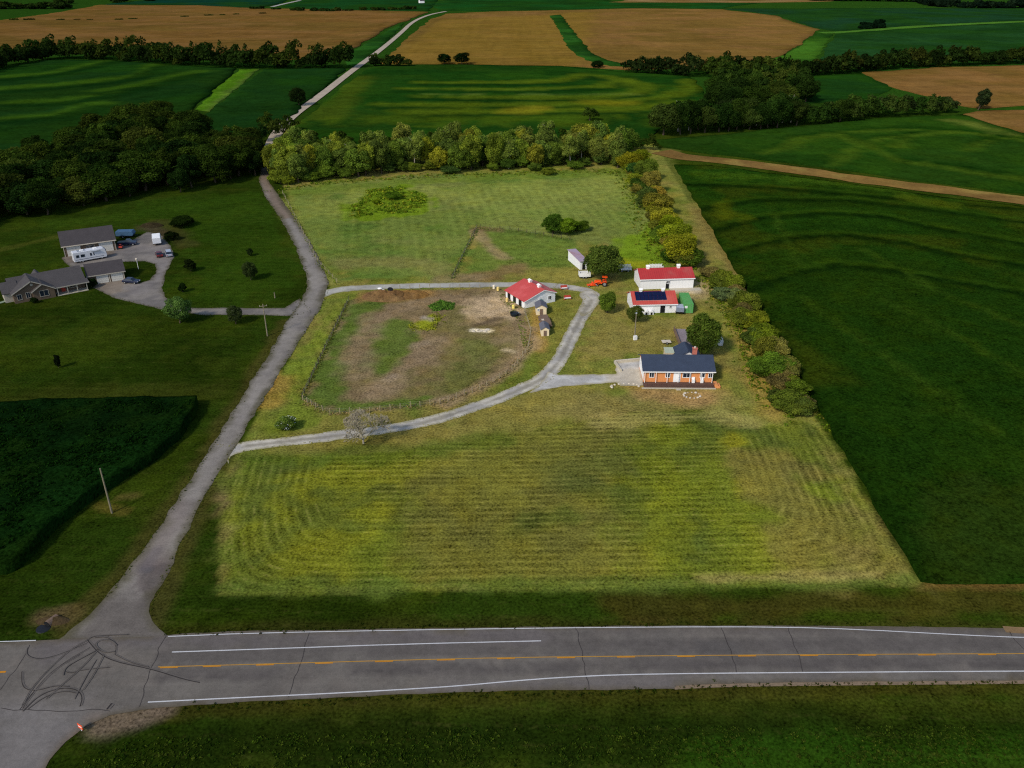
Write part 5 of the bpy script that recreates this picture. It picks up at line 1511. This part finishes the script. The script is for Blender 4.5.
r_, w_ = shed((536.2, 315.2), (546.4, 315.), 3.4, 2., .7, M_TANWALL, M_SHEDROOF, 'small cream shed with grey roof closest to the red roofed barn')
window(r_, w_ * .2, 1.2, .4, .5, -.002)
shed((541.2, 336.2), (549., 336.), 3.6, 1.7, .6, M_TANWALL, M_SHEDROOF, 'small cream shed with grey roof at the lawn end of the row')
x, y = P(545, 324); root = empty('hay_wagon', (x, y, 0), R(97), 'weathered brown flat wagon loaded with boards between the two cream sheds', 'wagon')
MB().box(-3.2, 3.2, -1.3, 1.3, .7, .85).build('deck', M_OLDWOOD, root)
MB().box(-2.9, .2, -1.1, .3, .85, 1.5).box(.4, 2.9, -1., .9, .85, 1.35).box(-1.5, .1, .4, 1.2, .85, 1.2).build('board_stack', M_OLDWOOD, root)
MB().box(-.5, .3, .2, .9, .85, 1.3).build('pale_box', M_STONEW, root)
for sx in (-2.3, 2.3):
    for sy in (-1.1, 1.1): wheel(root, sx, sy, .34)
x, y = P(541, 308); root = empty('feed_bin', (x, y - .2, 0), 0, 'small teal hopper standing against the barn gable', 'bin')
MB().lathe((0, 0, .6), [(.25, 0), (.6, .8), (.6, 1.6), (.1, 2.)], 12).build('hopper', mat_plain('teal_paint', (84, 112, 110), .5), root)
for a in range(4): MB().tube((.45 * math.cos(a * 1.57 + .8), .45 * math.sin(a * 1.57 + .8), 0), (.5 * math.cos(a * 1.57 + .8), .5 * math.sin(a * 1.57 + .8), 1.5), .04).build('leg', M_ALU, root)

# pink tin shed and white hutch beside the shade tree
root, w = frame('tin_shed', (580, 270), (587.5, 269.6), 'long narrow white shed with a lilac tin roof left of the shade tree', 'shed')
root.rotation_euler.z += R(9)
MB().prism([(0, 0), (9.5, 0), (9.5, 3.1), (0, 2.5)], 0, w).build('wall', M_WHITE, root)
MB().slab([(-.25, -.3, 2.5), (w + .25, -.3, 2.5), (w + .25, 9.8, 3.12), (-.25, 9.8, 3.12)], .1).build('roof', M_RUSTROOF, root)
MB().box(w * .3, w * .7, -.05, .02, .05, 2.1).build('door', M_DARK, root)
root, w = frame('stock_trailer', (579.5, 279), (590.5, 278.6), 'white open topped stock trailer under the edge of the shade tree', 'trailer')
MB().box(0, w, 0, 1.9, .4, .6).build('floor', M_DARK, root)
MB().box(0, w, -.06, 0, .6, 1.7).box(0, w, 1.9, 1.96, .6, 1.7).box(0, .06, 0, 1.9, .6, 1.9).box(w - .06, w, 0, 1.9, .6, 1.9).build('side_panel', M_TRIM, root)
for sx in (w * .35, w * .6):
    for sy in (0.1, 1.8): wheel(root, sx, sy, .34)
for (a, b, lab) in (((618.5, 272.4), (631.5, 272.2), 'white slatted wagon right of the shade tree'), ((650.5, 272), (663, 271.8), 'white slatted wagon just behind the long red roofed shed')):
    root, w = frame('slatted_wagon', a, b, lab, 'wagon'); root['group'] = 'white slatted wagons'
    MB().box(0, w, 0, 1.9, .55, .7).build('deck', M_ALU, root)
    sl = MB()
    for k in range(3): sl.box(0, w, -.05, 0, .8 + k * .35, 1.0 + k * .35).box(0, w, 1.9, 1.95, .8 + k * .35, 1.0 + k * .35)
    for k in range(5): sl.box(k * (w - .1) / 4, k * (w - .1) / 4 + .1, -.05, 0, .6, 1.9).box(k * (w - .1) / 4, k * (w - .1) / 4 + .1, 1.9, 1.95, .6, 1.9)
    sl.build('slatted_side', M_TRIM, root)
    for sx in (w * .25, w * .75):
        for sy in (.1, 1.8): wheel(root, sx, sy, .3)

# orange tractor
x, y = P(600, 285.5); root = empty('tractor', (x, y, 0), R(176), 'orange tractor with front loader parked by the shade tree', 'tractor')
MB().prism([(-.4, .7), (1.6, .7), (1.65, 1.3), (1.4, 1.5), (-.2, 1.55)], -.45, .45, 'y').build('bonnet', M_ORANGE, root, bevel=.05)
MB().box(-1.5, -.3, -.55, .55, .6, 1.0).box(-1.75, -.65, -1., -.6, 1.0, 1.5).box(-1.75, -.65, .6, 1., 1.0, 1.5).build('fender', M_ORANGE, root, bevel=.08)
MB().box(-1.2, -.7, -.3, .3, 1., 1.15).box(-1.3, -1.15, -.3, .3, 1.1, 1.6).build('seat', M_POLY, root)
MB().tube((-1.5, -.55, 1.), (-1.5, -.55, 2.5), .05).tube((-1.5, .55, 1.), (-1.5, .55, 2.5), .05).tube((-1.5, -.55, 2.5), (-1.5, .55, 2.5), .05).build('roll_bar', M_ORANGE, root)
MB().box(-1.9, -.5, -.7, .7, 2.5, 2.6).build('canopy', M_ORANGE, root)
for sy in (-.8, .8): wheel(root, -1.2, sy, .72, .4); wheel(root, 1.1, sy * .85, .45, .28)
MB().tube((.1, -.6, 1.4), (2.3, -.6, .5), .08).tube((.1, .6, 1.4), (2.3, .6, .5), .08).build('loader_arm', M_ORANGE, root)
MB().prism([(2.2, .1), (2.9, .1), (2.9, .2), (2.4, .3), (2.35, .9), (2.2, .9)], -.9, .9, 'y').build('bucket', M_ORANGE, root)
x, y = P(592.5, 286); root = empty('implement', (x, y, 0), R(15), 'orange mower implement lying left of the tractor', 'farm implement')
MB().box(-1.5, 1.5, -.6, .6, .25, .55).prism([(-.5, .55), (.5, .55), (0, 1.2)], -.08, .08).build('deck', M_ORANGE, root, bevel=.04)
MB().tube((-.4, 0, .5), (0, 0, 1.3), .06).tube((.4, 0, .5), (0, 0, 1.3), .06).build('hitch_frame', M_ORANGE, root)
for sx in (-1.2, 1.2): wheel(root, sx, -.7, .25, .15)

# picnic things on the lawn
for px, py, lab in ((564, 289.5, 'red wooden garden swing on the lawn nearest the lane'), (567.5, 299.5, 'red garden bench with white seat lower on the lawn')):
    x, y = P(px, py); root = empty('garden_bench', (x, y, 0), R(10), lab, 'bench'); root['group'] = 'red benches on the lawn'
    MB().box(-.9, .9, -.3, .35, .42, .5).build('seat', M_TRIM, root)
    MB().box(-.9, .9, .35, .42, .5, 1.1).build('backrest', M_RED, root)
    for sx in (-.85, .85):
        MB().box(sx - .06, sx + .06, -.3, .42, 0, .42).build('leg', M_RED, root)
        MB().box(sx - .06, sx + .06, -.35, .42, .65, .72).build('armrest', M_RED, root)

# drums along the barn
for px, py, col, lab in ((494, 288.5, (220, 210, 190), 'white drum nearest the lane on the paddock edge'), (498, 290.5, (222, 196, 120), 'yellow drum just right of the white one on the paddock edge'), (507, 301.5, (220, 190, 120), 'pale yellow drum alone beside the barn weeds'),
                         (513.5, 308.5, (236, 206, 110), 'bright yellow drum in front of the barn weeds'), (514.5, 300.5, (225, 222, 215), 'white drum against the barn side')):
    x, y = P(px, py); root = empty('drum', (x, y, 0), 0, lab, 'drum'); root['group'] = 'drums beside the barn'
    mm = mat_plain('drum_plastic', col, .5, var=.1)
    MB().lathe((0, 0, 0), [(.36, 0), (.38, .1), (.36, .3), (.38, .45), (.36, .6), (.38, .8), (.34, .95)], 12).build('barrel', mm, root)
    MB().lathe((0, 0, .95), [(.3, 0), (.3, .06)], 12).build('lid', mm, root)
x, y = P(514.5, 315.5); root = empty('water_trough', (x, y, 0), R(10), 'black round water trough at the fence corner below the barn', 'trough')
MB().lathe((0, 0, 0), [(1., 0), (1.15, .7), (1.2, .75), (1.1, .75), (1., .45)], 18).build('tank', M_POLY, root)
MB().tube((.9, 0, .6), (1.25, 0, .9), .06).build('float_valve', M_ALU, root)

# things behind the house
root, w = frame('timber_deck', (674, 331), (680.5, 348), 'long grey weathered timber deck behind the brick house', 'deck')
dk = MB()
for i in range(int(w / .3)): dk.box(i * .3, i * .3 + .26, 0, 2.7, .5, .58)
dk.build('boards', mat_plain('grey_boards', (128, 118, 122), .85, var=.25, size=.4), root)
MB().box(0, w, -.12, -.02, .05, 1.3).build('side_rail', M_OLDWOOD, root)
for yy in (.3, 2.4):
    for xx in (.2, w - .3): MB().box(xx - .08, xx + .08, yy - .08, yy + .08, 0, .5).build('leg', M_OLDWOOD, root)
root, w = frame('flat_trailer', (662.5, 344.6), (671.3, 344.4), 'pale low flatbed trailer on the lawn behind the house', 'trailer')
MB().box(0, w, 0, 1.5, .4, .52).build('bed', M_STONEW, root); MB().tube((w, .75, .4), (w + 1., .75, .35), .05).build('hitch', M_DARK, root)
for sy in (-.05, 1.55): wheel(root, w / 2, sy, .28)
hr0 = bpy.data.objects['brick_house']; q = hr0.location + Matrix.Rotation(hr0.rotation_euler.z, 3, 'Z') @ Vector((5.6, 8.1, 0)); w = 1.85
root = empty('garden_shed', q, hr0.rotation_euler.z, 'pale green flat roofed lean-to against the back of the house', 'shed')
MB().box(0, w, 0, 2.4, 0, 3.3).build('wall', M_TANWALL, root); MB().slab([(-.1, -.1, 3.32), (w + .1, -.1, 3.32), (w + .1, 2.5, 3.5), (-.1, 2.5, 3.5)], .08).build('roof', mat_plain('pale_green_tin', (165, 172, 150), .5, var=.2, size=.4), root)
x, y = P(719.5, 342); root = empty('boat', (x, y, .1), R(70), 'upturned white boat beside the large tree behind the house', 'boat')
hull = MB(); ns = 9
secs = []
for i in range(ns):
    t = i / (ns - 1); X_ = -2.4 + 4.8 * t; wd = .95 * math.sin(math.pi * min(.5 + t * .5, 1) if t > .3 else math.pi * .5) ** .7 if t < 1 else .02
    wd = .95 * (1 - max(0, (t - .4) / .6) ** 2.2) + .02
    secs.append([(X_, -wd, .05), (X_, -wd * .8, .5), (X_, 0, .85 - .25 * t), (X_, wd * .8, .5), (X_, wd, .05)])
v = [p_ for s_ in secs for p_ in s_]
hull.add(v, [[i * 5 + j, i * 5 + j + 1, (i + 1) * 5 + j + 1, (i + 1) * 5 + j] for i in range(ns - 1) for j in range(4)] + [[0, 1, 2, 3, 4], [(ns - 1) * 5 + j for j in range(5)][::-1]])
hull.build('hull', mat_plain('boat_white', (205, 200, 190), .4, var=.12), root, True)
MB().tube((-2.3, 0, .84), (2.2, 0, .62), .05).build('keel', M_OLDWOOD, root)
# stone fire ring
ri = random.Random(4)
root = empty('fire_ring', at(692, 395.5), 0, 'ring of pale stones on the front lawn before the house', 'fire ring')
for i in range(13):
    a = i / 13 * 6.28; bx = MB(); s_ = ri.uniform(.12, .3)
    bx.lathe((1.5 * math.cos(a) * 1.15, 1.3 * math.sin(a), 0), [(s_ * .8, 0), (s_, s_ * .4), (s_ * .6, s_ * .9)], 7, ri.uniform(.8, 1.3), ri.uniform(.8, 1.2)); bx.build('stone', M_STONEW, root)
root = empty('stone_border', at(625, 386.5), R(5), 'low curved stone border at the corner of the house drive', 'garden border')
for i in range(11):
    t = i / 10; a = math.pi * (1.1 - 1.2 * t); s_ = ri.uniform(.2, .32)
    MB().lathe((3.0 * math.cos(a), 1.1 * math.sin(a), 0), [(s_ * .85, 0), (s_, s_ * .5), (s_ * .6, s_)], 7).build('stone', M_STONEW, root)
root, w = frame('retaining_wall', (615.5, 363.5), (642, 361), 'low concrete wall edging the parking bay left of the house', 'wall')
MB().box(0, w, 0, .35, 0, .6).box(-.3, .05, -4.2, .35, 0, .6).build('wall', M_CONC, root); MB().box(-.04, w + .03, -.04, .39, .6, .68).build('coping', M_STONEW, root)
# white tubs at the solar barn
for i, (px, lab) in enumerate(((646, 'left white calf hutch against the solar barn wall'), (651, 'right white calf hutch against the solar barn wall'))):
    x, y = P(px, 313.8); root = empty('calf_hutch', (x, y - .2, 0), 0, lab, 'hutch'); root['group'] = 'calf hutches'
    MB().prism([(-.55, 0), (.55, 0), (.5, .8), (.25, 1.1), (-.25, 1.1), (-.5, .8)], -.6, .6, 'y').build('shell', M_TRIM, root, bevel=.04)
    MB().box(-.25, .25, -.62, -.59, .05, .7).build('opening', M_DARK, root)


# muck heap
def mound(name, px, py, rx, ry, h, col, label, rz=0., seed=0):
    x, y = P(px, py); n = 34; V = []; F = []
    r = np.random.default_rng(seed)
    for j in range(n):
        for i in range(n):
            u, v = i / (n - 1) * 2 - 1, j / (n - 1) * 2 - 1
            q = u * u + v * v
            z = h * max(0, 1 - q) ** .7
            z *= .1 + 1.7 * fbm(np.array([u * rx]), np.array([v * ry]), 1.8, 5, seed)[0]
            a, b = u * rx, v * ry
            V.append((x + a * math.cos(rz) - b * math.sin(rz), y + a * math.sin(rz) + b * math.cos(rz), z - .12 if q < 1 else -.12))
    for j in range(n - 1):
        for i in range(n - 1): F.append([j * n + i, j * n + i + 1, (j + 1) * n + i + 1, (j + 1) * n + i])
    me_ = bpy.data.meshes.new(name); me_.from_pydata(V, [], F); me_.update()
    A_ = np.array(V); p_ = Paint(A_[:, 0], A_[:, 1], col)
    if col[0] > 75: p_.blotch(4, (122, 98, 64), .7, .45, .65, 3.); p_.blotch(5, (88, 66, 42), .7, .48, .66, 8.)
    setcol(me_, p_.c)
    return tag(link(name, me_, None, M_STRAW), label, 'heap')


mound('muck_heap', 386, 296.5, 6.5, 4.2, 1.5, (112, 86, 58), 'brown muck heap at the left end of the paddock top fence', 0, 1)
mound('straw_heap', 411, 295, 5., 3.2, 1.2, (128, 98, 56), 'golden straw heap next to the brown muck heap', 0, 2)
mound('brush_pile', 152, 226, 4, 2.4, 1.2, (54, 48, 34), 'brown brush pile behind the white box trailer', 0, 3)
mound('soil_bank', 52, 621, 2.6, 1.0, .5, (74, 62, 44), 'small bare soil bank beside the culvert left of the junction', 0, 4)
x, y = P(391, 293.5); root = empty('tyre', (x, y - .8, 1.35), 0, 'black tyre lying on the muck heap', 'tyre'); root.rotation_euler = (R(15), R(10), 0)
MB().lathe((0, 0, 0), [(.45, .1), (.7, .0), (.8, .18), (.7, .36), (.45, .28)], 16).build('tread', M_RUBBER, root); MB().lathe((0, 0, .1), [(.46, 0), (.46, .1)], 16).build('hub', M_DARK, root)
for px, py, lab in ((380.5, 291.5, 'white feed sack higher on the muck heap'), (384, 293.5, 'white feed sack lower on the muck heap')):
    x, y = P(px, py); o = MB().lathe((0, 0, 0), [(.3, 0), (.5, .15), (.45, .4), (.2, .5)], 9, 1.4, .9).build('feed_sack', M_TRIM, None, True); o.location = (x, y - .5, .8); tag(o, lab, 'sack', 'feed sacks on the heap')
x, y = P(50, 623); root = empty('culvert', (x, y, .02), R(70), 'dark culvert pipe mouth in the verge left of the junction', 'culvert')
MB().tube((-.5, 0, .05), (1.2, 0, -.1), .55, .55, 16, False).build('pipe', M_OLDWOOD, root); MB().tube((-.55, 0, .05), (1.1, 0, -.1), .5, .5, 14).build('bore', M_DARK, root)
MB().lathe((-1.1, 0, -.1), [(1.0, 0), (.9, .14), (.4, .15)], 14).build('wet_mud', M_DARK, root)
# stones in paddock and flat rocks
for k, (px, py, n, lab) in enumerate(((481, 331, 7, 'pale flat rocks in the middle of the paddock'),)):
    root = empty('rock_heap', at(px, py), 0, lab, 'rocks')
    for i in range(n):
        s_ = ri.uniform(.3, .6); MB().lathe((ri.uniform(-2, 2), ri.uniform(-.7, .7), -.05), [(s_, 0), (s_ * 1.05, .12), (s_ * .7, .3)], 7, ri.uniform(.9, 1.5), ri.uniform(.7, 1.1)).build('rock', M_STONEW, root)

# poles
def pole(px, py, h, label, arm=True, box=False):
    root = empty('utility_pole', at(px, py), R(20), label, 'pole')
    MB().tube((0, 0, -.2), (0, 0, h), .16, .1, 10).build('shaft', M_POLE, root)
    if arm:
        MB().box(-.9, .9, -.06, .06, h - .6, h - .48).build('crossarm', M_POLE, root)
        for x in (-.8, 0., .8): MB().lathe((x, 0, h - .48), [(.04, 0), (.07, .08), (.03, .18)], 8).build('insulator', M_STONEW, root)
    if box:
        MB().box(-.45, .35, -.7, -.15, .0, 1.0).build('meter_box', M_TRIM, root)
        MB().lathe((0, 0, h), [(.05, 0), (.25, .1), (.2, .35)], 10).build('lamp', M_ALU, root)


pole(112, 513, 8.6, 'lone wooden utility pole beside the corn field', False)
pole(267.5, 336, 8.2, 'wooden utility pole in the lawn by the gravel road bend', True)
pole(634.5, 339, 6.4, 'wooden yard pole with white meter box between house and barns', False, True)
pole(275, 298, 1.6, 'short pale post in the neighbour lawn', False)
x, y = P(138.5, 269); root = empty('lamp_post', (x, y, 0), 0, 'white lamp post on the oval lawn in the neighbour drive', 'lamp')
MB().tube((0, 0, 0), (0, 0, 2.6), .08, .06).build('post', M_TRIM, root); MB().lathe((0, 0, 2.6), [(.12, 0), (.3, .1), (.34, .5), (.1, .75)], 10).build('lantern', M_STONEW, root)
x, y = P(82, 731); root = empty('road_marker', (x, y, .05), R(-30), 'small orange and white marker board at the corner of the junction', 'sign')
MB().box(-.04, .04, -.04, .04, 0, .7).build('post', M_TRIM, root)
bd_ = MB().box(-.42, .42, -.06, -.041, .35, 1.1).build('board', M_ORANGE, root)
MB().box(-.3, .3, -.075, -.062, .64, .8).build('stripe', M_TRIM, bd_)

# bare tree and flowering bush
def bare_tree(px, py, h, label):
    root = empty('bare_tree', at(px, py), 0, label, 'tree'); r = random.Random(12)
    tr, br = MB(), MB()

    def grow(p, d, L, rad, depth, m_):
        q = p + d * L; m_.tube(p, q, rad, rad * .7, 6 if depth > 3 else 4, False)
        if depth == 0: return
        for _ in range(3 if depth > 1 else 4):
            ax = Vector((r.gauss(0, 1), r.gauss(0, 1), r.gauss(0, .6)))
            nd = (d + ax.normalized() * r.uniform(.45, .8) + Vector((0, 0, .12))).normalized()
            grow(q, nd, L * r.uniform(.66, .84), max(rad * .6, .026), depth - 1, br)
    grow(Vector((0, 0, -.1)), Vector((0, 0, 1)), h * .24, .2, 6, tr)
    for a in range(3):
        d0 = Vector((math.cos(a * 2.1), math.sin(a * 2.1), 1.0)).normalized(); grow(Vector((0, 0, h * .12)), d0, h * .25, .12, 6, br)
    tr.build('trunk', M_PALEBARK, root, True); br.build('branches', mat_plain('grey_twigs', (146, 138, 118), .9, var=.2), root)


bare_tree(363.5, 443.5, 6.9, 'leafless grey tree beside the farm driveway')
x, y = P(287, 429); fb = tree(x, y, 2.6, 4.4, (88, 106, 44), 'round bush with white blossom beside the driveway entrance', None, BUSH, 'bush', 'bush', hnom=10.6)
rr = np.random.default_rng(8); p, nr, size, a, b, r = crown_data(21, 22, 260, 5., 5., 5.6, .5, -.2)
fl = mesh_quads('blossom', leaf_cloud(p * 1.03, nr, size * .9, a, b, r), [M_TRIM]); link('blossom', fl, fb)

# fences
POSTM = MB().box(-.065, .065, -.065, .065, -.2, 1.3).mesh('post', M_POST); DPOST = MB().box(-.07, .07, -.07, .07, -.2, 1.3).mesh('post', M_BARK)


def fence(px, spacing, label, pm, closed=False):
    pts = densify(PP(px), spacing, 0, False)
    root = empty('wire_fence', (pts[0][0], pts[0][1], 0), 0, label, 'fence')
    o0 = Vector((pts[0][0], pts[0][1], 0)); wr = MB()
    for i, q in enumerate(pts):
        o = link('post', pm, root); o.location = Vector((q[0], q[1], 0)) - o0; o.scale.z = ri.uniform(.88, 1.12); o.rotation_euler = (ri.uniform(-.05, .05), ri.uniform(-.05, .05), ri.uniform(0, 1.5))
        if i:
            for z in (.45, .8, 1.15):
                wr.tube(Vector((pts[i - 1][0], pts[i - 1][1], z)) - o0, Vector((q[0], q[1], z)) - o0, .006, .006, 3, False)
    wr.build('wire', M_ALU, root)


fence([(349, 301), (325, 350), (302, 399)], 2.6, 'dark post and wire fence on the left side of the paddock', DPOST)
fence([(303, 400), (316, 408), (330, 414), (370, 412.5), (440, 404), (480, 390), (512, 371), (528, 350), (531, 332), (524, 312)], 2.3, 'pale post fence curving round the front of the paddock', POSTM)
fence([(477, 228), (466, 250), (452, 279)], 3., 'short dark fence running back from the lane into the pasture', DPOST)
fence([(480, 228), (510, 230), (570, 240)], 3.5, 'pasture fence running right to the lilac roofed shed', DPOST)
fence([(283, 194), (318, 262), (337, 283)], 4.5, 'sparse fence along the left edge of the back pasture', POSTM)
fence([(400, 289), (440, 288.5), (490, 288.5)], 3., 'post fence along the lane at the top of the paddock', POSTM)

# distant farmstead at the very top
root, w = frame('far_farmhouse', (420, 3.4), (424.5, 3.3), 'tiny white farmhouse in a far yard at the top edge', 'house')
root.location.z = float(H(root.location.x, root.location.y))
wl, ro = gable_x(w, 9, 5, 3); wl.build('wall', M_TRIM, root); ro.build('roof', M_GREYROOF, root)

# ------------------------------------------------------------------ LIGHT, SKY, CAMERA
SUN_EL = R(39); hd = Vector((.62, .78)).normalized()
ld = Vector((hd.x * math.cos(SUN_EL), hd.y * math.cos(SUN_EL), -math.sin(SUN_EL)))
sl_ = bpy.data.lights.new('sun', 'SUN'); sl_.energy = 2.5; sl_.angle = R(7); sl_.color = (1., .91, .76)
so_ = bpy.data.objects.new('sun', sl_); COL.objects.link(so_); so_.location = (-60, -30, 150); so_.rotation_euler = ld.to_track_quat('-Z', 'Y').to_euler()
wd_ = bpy.data.worlds.new('World'); scene.world = wd_; wd_.use_nodes = True
nt = wd_.node_tree; nt.nodes.clear()
sk = nt.nodes.new('ShaderNodeTexSky'); sk.sky_type = 'NISHITA'; sk.sun_disc = False; sk.sun_elevation = SUN_EL; sk.sun_rotation = math.atan2(-hd.x, -hd.y)
bg = nt.nodes.new('ShaderNodeBackground'); bg.inputs[1].default_value = .135
ow = nt.nodes.new('ShaderNodeOutputWorld'); nt.links.new(sk.outputs[0], bg.inputs[0]); nt.links.new(bg.outputs[0], ow.inputs[0])
cam = bpy.data.cameras.new('camera'); cam.sensor_width = 36.; cam.lens = FPX / 1024 * 36.; cam.clip_start = 1.; cam.clip_end = 30000
co = bpy.data.objects.new('camera', cam); COL.objects.link(co); co.location = (0, 0, CAMH); co.rotation_euler = (R(90) - PITCH, 0, 0)
scene.camera = co
vs_ = scene.view_settings; vs_.view_transform = 'Standard'; vs_.look = 'None'; vs_.exposure = 0.; vs_.gamma = 1.; vs_.use_curve_mapping = False
scene.render.resolution_x, scene.render.resolution_y = 1024, 768
scene.cycles.filter_width = 1.2; scene.cycles.max_bounces = 5; scene.cycles.diffuse_bounces = 2; scene.cycles.glossy_bounces = 2; scene.cycles.transmission_bounces = 3
scene.cycles.use_denoising = False
